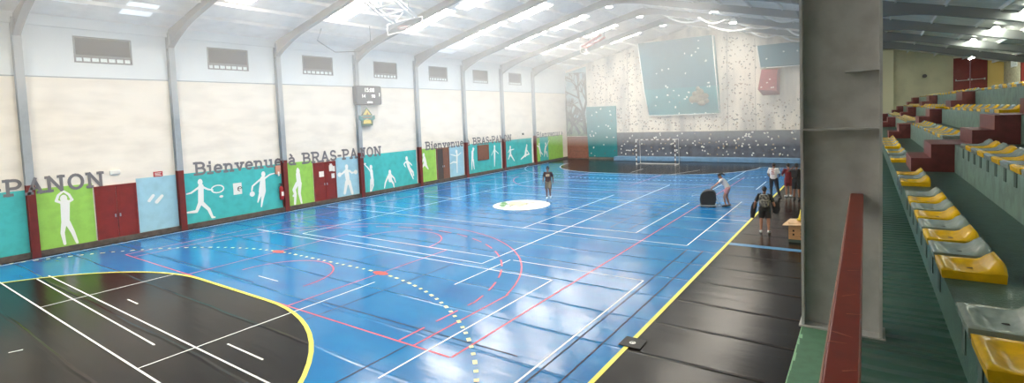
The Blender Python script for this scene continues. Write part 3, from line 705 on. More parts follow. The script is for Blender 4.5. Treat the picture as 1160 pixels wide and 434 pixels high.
# white cloth swags
def swag(pts, y, label):
    P = []
    for (x0, z0), (x1, z1) in zip(pts, pts[1:]):
        for i in range(12):
            t = i/12; P.append((x0 + (x1-x0)*t, y + .5*math.sin(x0), z0 + (z1-z0)*t - .32*math.sin(math.pi*t)))
    P.append((pts[-1][0], y, pts[-1][1]))
    tag(MB().tube(P, .09, 8, flat=.6).build('cloth_swag', 'swag_cloth'), label, 'garland', None)
for y, P, lb in ((30, [(-7.77, 10.08), (-4.56, 9.4), (-2.77, 8.9)], 'white cloth swag under the right roof slope, nearest and highest'),
              (33.5, [(-10.99, 10.75), (-8.5, 10.1), (-6.9, 9.8)], 'white cloth swag starting near the roof ridge and sinking to the right'),
              (38, [(-9.1, 10.3), (-6.23, 9.8)], 'white cloth swag hanging just before the teal overhang'),
              (36, [(-6.95, 9.95), (-4.14, 9.4), (-2.9, 8.8)], 'white cloth swag running from the ridge side towards the big column'),
              (41, [(-6.84, 9.85), (-5.0, 9.5), (-3.2, 9.05)], 'white cloth swag farthest back, above the right teal panel')):
    swag(P, y, lb)
# lights over the stand
def stand_light(x, y, z, label):
    o = empty('stand_light', (x, y, z)); tag(o, label, 'lamp')
    MB().prism([(-.14, .02), (-.06, .1), (.06, .1), (.14, .02), (.13, .0), (.05, .07), (-.05, .07), (-.13, .0)], 'y', -.66, .66).build('housing', 'white_metal', o)
    MB().tube([(0, -.6, 0), (0, .6, 0)], .045, 8).build('tube', 'tube_glow', o)
    for s in (-.5, .5): MB().tube([(0, s, .1), (0, s, roof_z(x) - z - .02)], .012, 6).build('hanger', 'steel_grey', o)
stand_light(5.1, 40, 6.74, 'fluorescent tube lamp in front of the stand door'); stand_light(4.33, 34, 7.2, 'fluorescent tube lamp over the stand, middle one'); stand_light(4.4, 24.5, 7.2, 'fluorescent tube lamp over the stand, nearest one at the right edge')
for y in (5, 14.7, 19.5, 29.2): stand_light(4.4, y, 7.2, {5: 'added fluorescent tube lamp brightening the near end of the stand, outside the picture', 14.7: 'added fluorescent tube lamp brightening the stand near its first stair, outside the picture', 19.5: 'added fluorescent tube lamp brightening the middle of the stand, outside the picture', 29.2: 'added fluorescent tube lamp brightening the stand, between the nearest and the middle one'}[y])  # further tubes added to give the stand more light

# ------------------------------------------------------------------ far end: climbing wall
CW = empty('climbing_wall', (-10, 44.6, 0)); tag(CW, 'large cream climbing wall with a dark lower band and scattered holds', 'climbing wall')
ox = -10
xs = [-22.1 + (21.5)*i/30 for i in range(31)]
mb = MB()
top = [(x - ox, roof_z(x) - .2) for x in xs]
mb.prism([(xs[0]-ox, 5.1)] + top + [(xs[-1]-ox, 2.5), (-19.1-ox, 2.5), (-19.1-ox, 5.1)], 'y', 0, .3); mb.build('upper_board', 'climb_cream', CW)
MB().box((-19.1-ox, 0, .1), (-.6-ox, .3, 2.5)).build('lower_board', 'climb_dark', CW)
mb = MB(); [mb.box((x-ox-.012, -.004, 2.5), (x-ox+.012, 0, roof_z(x)-.4)) for x in (-17.9, -9.3, -7.2)]; mb.box((-19.1-ox, -.01, 2.47), (-.6-ox, 0, 2.53)); mb.build('board_joint', 'hold_dark', CW)
def hold_mesh(seed, r):
    rnd = random.Random(seed); b = bmesh.new(); bmesh.ops.create_icosphere(b, subdivisions=2, radius=r)
    for v in b.verts:
        v.co *= 1 + rnd.uniform(-.18, .18); v.co.y *= .6; v.co.x *= 1.3
    for f in b.faces: f.smooth = True
    me = bpy.data.meshes.new('climbing_hold'); b.to_mesh(me); b.free(); return me
HM = {}
for i, (m, r) in enumerate((('hold_white', .055), ('hold_white', .075), ('hold_brown', .05), ('hold_dark', .05), ('hold_tan', .06))):
    me = hold_mesh(i, r); me.materials.append(MATS[m]); HM[i] = me
rnd = random.Random(11); lowh, uph = [], []
def in_teal(x, z): return (-16.6 < x < -9.7 and z > 3.8) or (-7.1 < x < -3.5 and z > 4.95) or (x < -19.0 and z < 5.3)
while len(lowh) < 230:
    lowh.append((rnd.uniform(-18.9, -1), rnd.uniform(.5, 2.4), rnd.choice((0, 0, 0, 1, 3, 3, 4))))
while len(uph) < 820:
    x, z = rnd.uniform(-21.9, -1), rnd.uniform(2.65, 10.5)
    if z < roof_z(x) - .5 and not in_teal(x, z): uph.append((x, z, rnd.choice((2, 2, 3, 3, 3, 4))))
def hold_obj(me, loc, rot, parent):
    o = bpy.data.objects.new('climbing_hold', me); COL.objects.link(o); o.parent = parent; o.location = loc; o.rotation_euler = (0, rot, 0); return o
for x, z, k in lowh[:45] + uph[:50]: hold_obj(HM[k], (x - ox, -.02, z), rnd.uniform(0, 6), CW)
b = bmesh.new(); mats = []
for x, z, k in lowh[45:] + uph[50:]:
    n0 = len(b.faces); tmp = bmesh.new(); tmp.from_mesh(HM[k])
    tmp.transform(Matrix.Translation((x - ox, -.02, z)) @ Matrix.Rotation(rnd.uniform(0, 6), 4, 'Y') @ Matrix.Scale(rnd.uniform(.7, 1.1), 4))
    for f in tmp.faces: f.material_index = k
    me = bpy.data.meshes.new('t'); tmp.to_mesh(me); tmp.free(); b.from_mesh(me); bpy.data.meshes.remove(me)
me = bpy.data.meshes.new('climbing_hold_scatter'); b.to_mesh(me); b.free()
for m in ('hold_white', 'hold_white', 'hold_brown', 'hold_dark', 'hold_tan'): me.materials.append(MATS[m])
o = bpy.data.objects.new('climbing_hold_scatter', me); COL.objects.link(o); o.parent = CW; o['kind'] = 'stuff'

def overhang(name, pts, depth, loc, label, mats, nh, seed, rim=True):
    """pts: front outline rows [(xl,xr,z,proj)...] from the top down; proj = how far it stands off the wall"""
    o = empty(name, loc); tag(o, label, 'climbing panel'); mb = MB()
    vs = []
    for xl, xr, z, pj in pts: vs += [(xl, -pj, z), (xr, -pj, z), (xl, .0, z), (xr, .0, z)]
    fs, sl = [], []
    n = len(pts)
    for i in range(n - 1):
        a, c = 4*i, 4*i + 4
        for f in ((a, a+1, c+1, c), (a, c, c+2, a+2), (a+1, a+3, c+3, c+1)): fs.append(f); sl.append(min(i, 1))
    fs += [(0, 2, 3, 1), (4*n-4, 4*n-3, 4*n-1, 4*n-2)]; sl += [0, 0]
    v = [mb.bm.verts.new(p) for p in vs]
    for f, q in zip(fs, sl): fc = mb.bm.faces.new([v[i] for i in f]); fc.material_index = q
    mb.build('panel', mats, o)
    if rim:
        rb = MB(); xl, xr, z, pj = pts[-1]
        rb.tube([(xl, -pj - .01, z), (xr, -pj - .01, z)], .045, 6); rb.tube([(p[0], -p[3] - .01, p[2]) for p in pts], .045, 6); rb.tube([(p[1], -p[3] - .01, p[2]) for p in pts], .045, 6)
        rb.build('rim', 'white_paint', o)
    rr = random.Random(seed)
    for _ in range(nh):
        i = rr.randrange(n - 1); t = rr.random(); a, c = pts[i], pts[i+1]
        xl = a[0] + (c[0]-a[0])*t; xr = a[1] + (c[1]-a[1])*t; z = a[2] + (c[2]-a[2])*t; pj = a[3] + (c[3]-a[3])*t
        hold_obj(HM[rr.choice((0, 0, 1, 1, 3))], (xl + (xr-xl)*rr.uniform(.08, .92), -pj - .02, z), rr.uniform(0, 6), o)
    return o
ov = overhang('overhang_panel', [(3.35-6.7, 2.95, 6.4, .9), (-2.95, 3.2, 2.3, .75), (-2.72, 3.27, 0, .25)], .9, (-13.15, 44.56, 4.0), 'big teal overhanging climbing panel in the middle of the climbing wall', ['climb_teal', 'climb_teal_light'], 34, 3)
sc = MB()
for dx, dz, rx, rz in ((0, 0, .6, .42), (.5, .12, .3, .26), (-.5, -.1, .32, .3), (.1, .45, .32, .34), (.25, -.42, .34, .24), (-.28, .36, .26, .24), (.62, -.28, .22, .2), (-.05, .78, .16, .2)):
    sc.ball((dx, 0, dz), (rx, .22, rz), seg=12, rings=8)
sc.build('sculpted_hold', 'sculpt_stone', ov, (1.75, -.72, 1.35))
overhang('overhang_panel', [(-6.95+5.3, 1.6, 1.75, .7), (-6.8+5.35, 1.6, .1, .5), (-1.4, 1.62, 0, .4)], .7, (-5.3, 44.56, 7.42), 'grey teal overhanging climbing panel high beside the big column', ['climb_teal', 'climb_teal'], 4, 5)
o = empty('climbing_volume', (-6.15, 44.56, 5.3)); tag(o, 'dark red box volume bolted below the right teal panel', 'climbing volume')
mb = MB(); mb.faces([(-.75, -.75, .45), (.55, -.75, .3), (.62, -.55, 1.95), (-.5, -.55, 2.0), (-.5, 0, 0), (.7, 0, 0), (.75, 0, 2.0), (-.5, 0, 2.05)],
                    [(0, 1, 2, 3), (0, 4, 5, 1), (1, 5, 6, 2), (2, 6, 7, 3), (3, 7, 4, 0), (4, 7, 6, 5)]); mb.build('box_body', 'volume_red', o)
for q in ((.2, -.72, .55), (.33, -.72, .56), (-.1, -.7, .95), (.1, -.7, 1.2), (-.5, -.73, .62)): hold_obj(HM[0], q, 0, o)
mb = MB()
for z0 in (.85, 1.25): mb.tube([(-.55, -.735 + .12*(z0-.3), z0), (-.1, -.735 + .12*(z0-.3), z0 - .08), (.45, -.735 + .12*(z0-.3), z0 + .05)], .02, 6)
mb.build('stripe', 'hold_tan', o)
overhang('slab_panel', [(-1.5, 1.5, 4.85, .35), (-1.5, 1.5, 2.4, .3), (-1.48, 1.5, 0, .12)], .4, (-20.6, 44.75, .2), 'tall teal climbing panel standing at the left end of the climbing wall', ['climb_teal_light', 'climb_teal_light'], 26, 9, False)
# mural and brick-coloured board
o = empty('wall_mural', (-23.35, 44.86, 2.25)); tag(o, 'tall wall painting of a bare tree against sky at the left corner', 'mural')
MB().prism([(-1.2, 0), (1.15, 0), (1.15, 6.75), (-1.2, 6.25)], 'y', -.04, 0).build('painted_board', 'mural_sky', o)
mb = MB(); mb.prism([(-1.2, 0), (1.15, 0), (1.15, 1.2), (.2, 1.7), (-1.2, 2.2)], 'y', -.05, -.04); mb.build('painted_field', 'mural_field', o)
mb = MB(); rt = random.Random(4)
def limb(p, a, L, r, d):
    q = (p[0] + L*math.cos(a), p[1] + L*math.sin(a)); q = (max(-1.15, min(1.1, q[0])), max(.05, min(6.2, q[1])))
    mb.tube([(p[0], -.055, p[1]), (q[0], -.055, q[1])], [r, r*.7], 6)
    if d:
        for _ in range(3): limb(q, a + rt.uniform(-.8, .8), L*rt.uniform(.65, .85), r*.68, d-1)
limb((.95, .2), R(96), 2.0, .2, 4); limb((.8, 2.2), R(108), 1.6, .12, 4); limb((.3, .2), R(120), 1.2, .16, 4); limb((-.7, .2), R(80), .9, .14, 4); limb((-1.0, .3), R(60), .8, .1, 4); limb((.6, 1.4), R(160), 1.0, .1, 4)
mb.build('painted_tree', 'mural_tree', o)
o = empty('brick_board', (-23.35, 44.85, 0)); tag(o, 'brick coloured board under the tree painting', 'board')
MB().box((-1.15, -.06, .02), (1.15, 0, 2.2)).build('panel', 'brick_board', o); mb = MB(); [mb.box((-1.15, -.07, .02+z), (1.15, -.06, .06+z)) for z in (0, .72, 1.44, 2.14)]; mb.build('rail_strip', 'brown_wood', o)
o = empty('crash_mat', (-10, 43.95, .004)); tag(o, 'long grey blue crash mat along the foot of the climbing wall', 'mat')
MB().box((-9.0, -.5, 0), (9.3, .5, .36)).build('mat_body', 'mat_blue', o, bevel=.04); mb = MB(); [mb.box((-9 + 3.05*k - .01, -.51, .02), (-9 + 3.05*k + .01, .5, .365)) for k in range(1, 6)]; mb.build('seam', 'steel_grey', o)

# goal
o = empty('handball_goal', (-13.97, 40.25, .012)); tag(o, 'white handball goal with dark striped posts in front of the climbing wall', 'goal')
def striped(a, b, n, nm):
    a, b = Vector(a), Vector(b); mb = MB(); hw = .04
    for i in range(n):
        p, q = a + (b-a)*i/n, a + (b-a)*(i+1)/n
        mb.box((min(p.x, q.x) - (hw if a.z != b.z else 0), -hw, min(p.z, q.z) - (0 if a.z != b.z else hw)), (max(p.x, q.x) + (hw if a.z != b.z else 0), hw, max(p.z, q.z) + (0 if a.z != b.z else hw)), i % 2)
    mb.build(nm, ['white_metal', 'goal_red'], o)
striped((-1.6, 0, 0), (-1.6, 0, 2.04), 11, 'goal_post'); striped((1.6, 0, 0), (1.6, 0, 2.04), 11, 'goal_post'); striped((-1.64, 0, 2.08), (1.64, 0, 2.08), 15, 'crossbar')
for s in (-1, 1): MB().tube([(1.6*s, .04, 2.08), (1.62*s, .9, 2.08), (1.62*s, .95, .03), (1.6*s, .04, .03)], .03, 8).build('side_frame', 'white_metal', o)
MB().tube([(-1.62, .95, .03), (1.62, .95, .03)], .03, 8).build('rear_bar', 'white_metal', o)

# things on the right-hand run-off
o = empty('floor_plate', (-3.6, 8.88, .012)); tag(o, 'square black floor plate with a white round badge on the yellow line', 'floor plate')
MB().prism([(-.21, -.21), (.21, -.2), (.2, .21), (-.2, .2)], 'z', 0, .012).build('plate', 'black_rubber', o); MB().disc((0, -.02), .06, 20, .0125).build('badge', 'white_paint', o)
MB().tube([(.03*math.cos(R(a)), -.02 + .03*math.sin(R(a)), .014) for a in range(0, 300, 30)], .006, 5).build('badge_mark', 'logo_grey', o)
o = empty('plywood_box', (-1.68, 18.4, 0)); tag(o, 'open plywood box with handle holes standing beside the big column', 'box')
mb = MB(); mb.box((-.34, -.2, 0), (.34, .2, .1)); mb.build('plinth_base', 'dark_grey_green', o)
mb = MB(); mb.box((-.32, -.22, .1), (.34, -.2, .62)); mb.box((-.32, .2, .1), (.34, .22, .62)); mb.box((-.34, -.22, .1), (-.32, .22, .62)); mb.box((.32, -.2, .1), (.34, .2, .62)); mb.box((-.32, -.2, .1), (.32, .2, .12)); mb.build('box_body', 'plywood', o)
mb = MB(); [mb.disc((0, 0), .001, 4, 0) for _ in ()]
for x, z in ((-.2, .38), (-.2, .26), (.02, .42), (.02, .3), (.02, .2), (.2, .38), (.2, .26)): mb.box((x - .025, -.225, z - .03), (x + .025, -.219, z + .03))
mb.build('hole', 'seat_hole', o)
MB().faces([(-.5, -.34, .55), (.34, -.34, .60), (.34, .22, .70), (-.34, .22, .66), (-.5, -.34, .57), (.34, -.34, .62), (.34, .22, .72), (-.34, .22, .68)], [(0, 3, 2, 1), (4, 5, 6, 7), (0, 1, 5, 4), (1, 2, 6, 5), (2, 3, 7, 6), (3, 0, 4, 7)]).build('lid', 'plywood_pale', o)
o = empty('traffic_cone', (-1.66, 18.45, .70)); tag(o, 'small yellow cone standing on the plywood box', 'cone')
MB().tube([(0, 0, .015), (0, 0, .08), (0, 0, .34)], [.12, .1, .045], 14).build('cone_body', 'cone_yellow', o); MB().prism(rrect(.3, .3, .04), 'z', 0, .02).build('cone_base', 'cone_yellow', o, (0, -.15, 0))
tag(MB().ball((0, 0, .05), .05, seg=14, rings=10).build('small_ball', 'white_paint', None, (-1.44, 18.35, .70)), 'small white ball lying beside the yellow cone', 'ball')

# wheeled black bin
o = empty('wheeled_bin', (-5.8, 23.5, .004), R(12)); tag(o, 'black rounded wheeled bin pushed by the girl', 'bin')
pf = [(-.3, .1), (-.34, .35), (-.3, .55), (-.18, .7), (0, .76), (.2, .74), (.33, .62), (.36, .4), (.3, .1)]
MB().prism(pf, 'y', -.26, .26).build('bin_body', 'black_rubber', o, bevel=.03)
MB().box((-.34, -.28, .06), (.34, .28, .1)).build('dolly', 'steel_grey', o)
MB().tube([(-.3, 0, .5), (-.5, 0, .5), (-.66, 0, .46)], .02, 8).tube([(-.66, -.12, .46), (-.66, .12, .46)], .022, 8).build('push_handle', 'steel_grey', o)
MB().tube([(.34, -.2, .5), (.45, -.22, .25), (.5, -.22, .12)], .022, 8).build('strut', 'steel_grey', o)
for sx in (-.26, .26):
    for sy in (-.22, .22): MB().tube([(sx, sy - .015, .035), (sx, sy + .015, .035)], .034, 14).build('wheel', 'black_plastic', o)

# ------------------------------------------------------------------ people
BASE = dict(pelvis=(0, 0, .96), waist=(0, -.005, 1.1), chest=(0, -.01, 1.3), neck=(0, 0, 1.49), head=(0, .03, 1.63),
            sl=(-.185, 0, 1.43), el=(-.25, -.02, 1.14), wl=(-.27, .06, .9), sr=(.185, 0, 1.43), er=(.25, -.02, 1.14), wr=(.27, .06, .9),
            hl=(-.095, 0, .93), kl=(-.105, .02, .5), al=(-.11, -.02, .09), tl=(-.125, .15, .03), hr=(.095, 0, .93), kr=(.105, .02, .5), ar=(.11, -.02, .09), tr=(.125, .15, .03))
def sweep(mb, pts, radii, side, n=16):
    """elliptical limb or trunk: radii are (across, depth) pairs, side the across direction"""
    pts = [Vector(p) for p in pts]; rings = []; k = len(pts); side = Vector(side)
    for i, p in enumerate(pts):
        t = (pts[min(i+1, k-1)] - pts[max(i-1, 0)]).normalized(); s = (side - t*side.dot(t)).normalized(); d = t.cross(s)
        rx, ry = radii[i] if isinstance(radii[i], tuple) else (radii[i], radii[i])
        rings.append([mb.bm.verts.new(p + s*rx*math.cos(2*math.pi*j/n) + d*ry*math.sin(2*math.pi*j/n)) for j in range(n)])
    for a, c in zip(rings, rings[1:]):
        for j in range(n): mb.bm.faces.new((a[j], a[(j+1) % n], c[(j+1) % n], c[j]))
    mb.bm.faces.new(rings[0][::-1]); mb.bm.faces.new(rings[-1])
def lerp(a, b, t): return Vector(a)*(1-t) + Vector(b)*t
def remeshed(mb, name, m, parent, voxel, sm=2):
    bmesh.ops.recalc_face_normals(mb.bm, faces=mb.bm.faces)
    me = bpy.data.meshes.new(name); mb.bm.to_mesh(me); mb.bm.free()
    o = bpy.data.objects.new(name, me); COL.objects.link(o)
    rm = o.modifiers.new('r', 'REMESH'); rm.mode = 'VOXEL'; rm.voxel_size = voxel
    s = o.modifiers.new('s', 'SMOOTH'); s.factor = .5; s.iterations = sm
    dg = bpy.context.evaluated_depsgraph_get(); new = bpy.data.meshes.new_from_object(o.evaluated_get(dg))
    o.modifiers.clear(); o.data = new; bpy.data.meshes.remove(me); new.name = name
    new.materials.clear(); new.materials.append(MATS[m])
    for p in new.polygons: p.use_smooth = True
    o.parent = parent; return o
def person(loc, rz, h, label, pose, skin, hair, top, bottom, shoe, sleeve=.55, legs=.45, hair_kind='short', girl=False):
    J = {k: Vector(v)*h/1.75 for k, v in {**BASE, **pose}.items()}; q = h/1.75
    o = empty('person', loc, rz); tag(o, label, 'person')
    sd = (J['sr'] - J['sl']).normalized(); hs = (J['hr'] - J['hl']).normalized(); w_ = .9 if girl else 1.0
    hd, nk = J['head'], J['neck']; up = (hd - nk).normalized(); fw = up.cross(sd).normalized(); fw = fw if fw.dot(Vector((0, 1, 0))) > 0 or 'face' in pose else fw
    b = MB()
    sweep(b, [J['pelvis'] - Vector((0, 0, .08*q)), J['pelvis'], J['waist'], J['chest'], lerp(J['chest'], nk, .6), lerp(J['chest'], nk, .88)],
          [(.12*q*w_, .1*q), (.165*q, .115*q), (.14*q*w_, .1*q), (.17*q*w_, .118*q), (.155*q*w_, .095*q), (.07*q, .06*q)], sd)
    sweep(b, [lerp(J['chest'], nk, .7), nk, nk + up*.06*q], [.06*q, .05*q, .052*q], sd)
    # head: skull, jaw, nose, ears, mouth
    MX = Matrix((( sd.x, fw.x, up.x), (sd.y, fw.y, up.y), (sd.z, fw.z, up.z))).to_4x4()
    hp = lambda x, y, z: hd + (sd*x + fw*y + up*z)*q
    b.ball(hp(0, -.005, .03), (.076*q, .094*q, .092*q), seg=18, rings=12, M=MX); b.ball(hp(0, .022, -.05), (.058*q, .066*q, .068*q), seg=16, rings=10, M=MX)
    sweep(b, [hp(0, .085, .01), hp(0, .1, -.02), hp(0, .112, -.032)], [.008*q, .012*q, .014*q], sd, 8)
    for s in (-1, 1): b.ball(hp(.078*s, -.005, -.01), (.012*q, .024*q, .034*q), M=MX)
    b.ball(hp(0, .08, -.07), (.026*q, .014*q, .012*q), M=MX)
    for S_, s in (('l', -1), ('r', 1)):
        sh, e, wr = J['s'+S_], J['e'+S_], J['w'+S_]
        d1 = (e - sh).normalized(); ax = Vector((0, 1, 0)) if abs(d1.y) < .8 else Vector((0, 0, 1))
        sweep(b, [lerp(J['chest'], nk, .55) + sd*.06*s*q, sh, lerp(sh, e, .35), e, lerp(e, wr, .3), wr], [.06*q, .058*q*w_, .05*q*w_, .04*q*w_, .042*q*w_, .027*q], ax, 14)
        # hand: palm, four fingers, thumb
        d = (wr - e).normalized(); nrm = sd*s - d*d.dot(sd*s); nrm = nrm.normalized() if nrm.length > .1 else Vector((0, 0, 1)); ac = d.cross(nrm).normalized()
        if ac.y < 0: ac = -ac
        sweep(b, [wr - d*.01*q, wr + d*.04*q, wr + d*.085*q], [(.03*q, .019*q), (.042*q, .017*q), (.04*q, .014*q)], ac, 12)
        for f_, (off, ln) in enumerate(((.031, .072), (.0105, .082), (-.0105, .076), (-.031, .058))):
            p0 = wr + d*.08*q + ac*off*q; p1 = p0 + d*ln*.45*q - nrm*.006*q; p2 = p1 + d*ln*.33*q - nrm*.016*q; p3 = p2 + d*ln*.2*q - nrm*.02*q
            sweep(b, [p0, p1, p2, p3], [.0095*q, .009*q, .0085*q, .007*q], ac, 8)
        t0 = wr + d*.025*q + ac*.03*q; t1 = t0 + (ac*.03 + d*.03 - nrm*.01)*q; t2 = t1 + (ac*.008 + d*.034 - nrm*.012)*q
        sweep(b, [t0, t1, t2], [.013*q, .0105*q, .008*q], nrm, 8)
        hj, k, a, t = J['h'+S_], J['k'+S_], J['a'+S_], J['t'+S_]
        sweep(b, [hj + Vector((0, 0, .04*q)), lerp(hj, k, .25), lerp(hj, k, .7), k, lerp(k, a, .3), lerp(k, a, .75), a], [.09*q, .087*q, .062*q, .054*q, .056*q, .038*q, .036*q], hs, 14)
        sweep(b, [a - (t - a)*.35, lerp(a, t, .3) - Vector((0, 0, .02*q)), t], [(.034*q, .036*q), (.042*q, .032*q), (.04*q, .02*q)], hs, 12)
    body = remeshed(b, 'body', skin, o, .0075)
    # eyes and lips
    e_ = MB()
    for s in (-1, 1): e_.ball(hp(.031*s, .088, .012), .011*q, seg=8, rings=6)
    e_.build('eyes', 'eye_dark', body)
    e_ = MB(); e_.ball(hp(0, .093, -.068), (.022*q, .006*q, .006*q), M=MX); e_.build('lips', 'lip', body)
    # hair
    g = MB(); g.ball(hp(0, -.018, .045), (.086*q, .098*q, .092*q), seg=18, rings=12, M=MX)
    if hair_kind == 'tail':
        sweep(g, [hp(0, -.1, .07), hp(0, -.16, .05), hp(.01, -.2, -.04), hp(.01, -.2, -.16)], [.035*q, .045*q, .04*q, .012*q], sd, 10)
    elif hair_kind == 'point':
        sweep(g, [hp(0, -.02, .08), hp(0, -.03, .14), hp(0, -.03, .2)], [.085*q, .06*q, .02*q], sd, 12)
    else: g.ball(hp(0, -.05, .0), (.08*q, .062*q, .07*q), M=MX)
    hr = MB(); hr.bm = g.bm
    remeshed(hr, 'hair', hair, o, .012)
    # shirt
    t_ = MB(); c = .017*q
    sweep(t_, [J['pelvis'] + Vector((0, 0, -.02*q)), J['waist'], J['chest'], lerp(J['chest'], nk, .6), lerp(J['chest'], nk, .9)],
          [(.178*q, .132*q), (.165*q*w_, .125*q), (.185*q*w_, .135*q), (.17*q*w_, .112*q), (.082*q, .075*q)], sd)
    for S_, s in (('l', -1), ('r', 1)):
        sh, e, wr = J['s'+S_], J['e'+S_], J['w'+S_]; d1 = (e - sh).normalized(); ax = Vector((0, 1, 0)) if abs(d1.y) < .8 else Vector((0, 0, 1))
        end = lerp(sh, e, min(1, sleeve*1.2)); sweep(t_, [lerp(J['chest'], nk, .55) + sd*.06*s*q, sh, lerp(sh, end, .6), end], [.075*q, .073*q, .07*q, .068*q], ax, 14)
        if sleeve > 1: sweep(t_, [e, wr], [.06*q, .042*q], ax, 14)
    shirt = remeshed(t_, 'shirt', top, o, .011)
    # trousers or shorts
    p_ = MB()
    sweep(p_, [J['pelvis'] - Vector((0, 0, .1*q)), J['pelvis'], J['pelvis'] + Vector((0, 0, .06*q))], [(.15*q, .115*q), (.183*q, .13*q), (.168*q, .12*q)], hs)
    for S_ in 'lr':
        hj, k, a = J['h'+S_], J['k'+S_], J['a'+S_]
        if legs >= 1: sweep(p_, [hj + Vector((0, 0, .04*q)), lerp(hj, k, .4), k, lerp(k, a, .5), lerp(k, a, .95)], [.107*q, .098*q, .078*q, .068*q, .06*q], hs, 14)
        else: sweep(p_, [hj + Vector((0, 0, .04*q)), lerp(hj, k, legs*.5), lerp(hj, k, legs)], [.107*q, .105*q, .104*q], hs, 14)
    remeshed(p_, 'trousers' if legs >= 1 else 'shorts', bottom, o, .011)
    for S_ in 'lr':
        a, t = J['a'+S_], J['t'+S_]; s_ = MB(); dn = Vector((0, 0, -1))
        sweep(s_, [a - (t-a)*.45 + dn*.02*q, a + dn*.03*q, lerp(a, t, .6), t + (t-a)*.12], [(.038*q, .05*q), (.046*q, .052*q), (.05*q, .042*q), (.036*q, .026*q)], hs, 12)
        remeshed(s_, 'shoe', shoe, o, .01)
    return o, J, shirt
def backpack(loc, rz, m, label, sc=1.0, back=-.2):
    """worn on the back of somebody facing +y before rz"""
    o = empty('backpack', loc, rz); tag(o, label, 'backpack')
    MB().prism(rrect(.32*sc, .46*sc, .1*sc), 'y', back - .16*sc, back).build('bag', m, o, (0, 0, -.23*sc), bevel=.03)
    MB().prism(rrect(.24*sc, .2*sc, .06*sc), 'y', back - .21*sc, back - .15*sc).build('front_pocket', m, o, (0, 0, -.2*sc), bevel=.02)
    MB().tube([(-.05, back - .02, .22*sc), (0, back - .02, .28*sc), (.05, back - .02, .22*sc)], .012, 6).build('grab_loop', 'cloth_black', o)
    for s in (-1, 1): MB().tube([(.1*s, back, .2*sc), (.12*s, -.06, .23*sc), (.13*s, .1, .17*sc), (.135*s, .14, .02), (.14*s, .06, -.14*sc), (.13*s, back + .01, -.18*sc)], .022, 6).build('strap', 'cloth_black', o)
    return o
def drape(loc, pts, m, label, wd=.12):
    """folded garment hanging from a hand"""
    k = len(pts); mb = MB(); sweep(mb, pts, [(wd*(.45 + .55*math.sin(math.pi*min(1, (i+.6)/k))), .045) for i in range(k)], (1, .15, 0), 14)
    o = remeshed(mb, 'jacket', m, None, .014); o.location = loc; tag(o, label, 'jacket'); return o
A_ = math.atan2
# man walking towards the camera past the centre badge
o, J, sh = person((-13.63, 22.7, .004), R(180 + 22), 1.68, 'man in dark T-shirt and knee-length khaki shorts walking past the white centre badge',
    dict(kl=(-.1, .16, .52), al=(-.1, .02, .16), tl=(-.11, .17, .1), kr=(.1, -.02, .5), ar=(.105, -.1, .09), tr=(.11, .07, .03), el=(-.25, -.1, 1.16), wl=(-.26, -.06, .92), er=(.25, .04, 1.15), wr=(.26, .18, .95)),
    'skin_brown', 'hair_black', 'tee_maroon', 'khaki', 'shoe_white', .6, .85, 'point')
MB().box((-.1, .135, 1.2), (.1, .142, 1.32)).build('shirt_print', 'hold_tan', sh)
# girl pushing the bin
person((-5.08, 23.75, .004), R(90 + 10), 1.55, 'girl in white top and pink shorts leaning forward to push the black bin',
    dict(pelvis=(0, -.08, .95), waist=(0, -.02, 1.08), chest=(0, .1, 1.26), neck=(0, .2, 1.42), head=(0, .28, 1.54), sl=(-.16, .16, 1.37), sr=(.16, .16, 1.37), el=(-.2, .4, 1.16), wl=(-.14, .6, .98), er=(.2, .4, 1.16), wr=(.14, .6, .98),
         hl=(-.09, -.08, .92), hr=(.09, -.08, .92), kl=(-.1, .1, .52), kr=(.1, -.02, .5), al=(-.1, .02, .09), ar=(.1, -.14, .09), tl=(-.11, .19, .03), tr=(.11, .03, .03)),
    'skin_tan', 'hair_black', 'cloth_white', 'cloth_pink', 'shoe_dark', .5, .55, 'tail', True)
# boy with backpack, back to the camera
o, J, sh = person((-2.85, 19.15, 0), R(4), 1.62, 'boy in black T-shirt and black shorts seen from behind with a patterned backpack',
    dict(el=(-.3, -.04, 1.17), wl=(-.36, .04, .94), er=(.3, -.04, 1.17), wr=(.36, .04, .94), kl=(-.12, .02, .5), kr=(.12, .02, .5), al=(-.13, -.02, .09), ar=(.13, -.02, .09), tl=(-.16, .14, .03), tr=(.16, .14, .03)),
    'skin_tan', 'hair_black', 'cloth_black', 'cloth_black', 'shoe_white', .75, .8)
backpack((-2.85, 19.15, 1.17), R(4), 'pack_pattern', 'black backpack with pale pattern on the boy in black', .95, -.125)
drape((-2.85, 19.15, 0), [(-.3, .04, 1.06), (-.34, .04, .9), (-.37, .03, .72), (-.4, .02, .5)], 'cloth_black', 'black jacket hanging from the left hand of the boy with the patterned backpack', .1)
drape((-2.85, 19.15, 0), [(.3, .04, 1.1), (.34, .05, 1.0), (.36, .04, .86), (.33, .04, .7)], 'cloth_black', 'black jacket bundled in the right hand of the boy with the patterned backpack', .13)
# person in white T-shirt
o, J, sh = person((-3.62, 27.1, .004), R(-4), 1.66, 'person in white T-shirt and black trousers standing with legs apart on the yellow line',
    dict(kl=(-.13, .04, .5), kr=(.17, -.02, .5), al=(-.12, .0, .09), ar=(.27, -.06, .09), tl=(-.14, .16, .03), tr=(.32, .09, .03), head=(0, .09, 1.6), er=(.27, .0, 1.15), wr=(.2, .16, 1.0), el=(-.27, .02, 1.15), wl=(-.2, .16, 1.0)),
    'skin_brown', 'hair_black', 'cloth_white', 'cloth_black', 'shoe_dark', .65, 1)
mb = MB(); [mb.box((-.08 + .03*(k % 2), -.142, 1.12 + .06*k), (.07 - .02*(k % 3), -.132, 1.15 + .06*k)) for k in range(5)]; mb.build('shirt_print', 'print_red', sh)
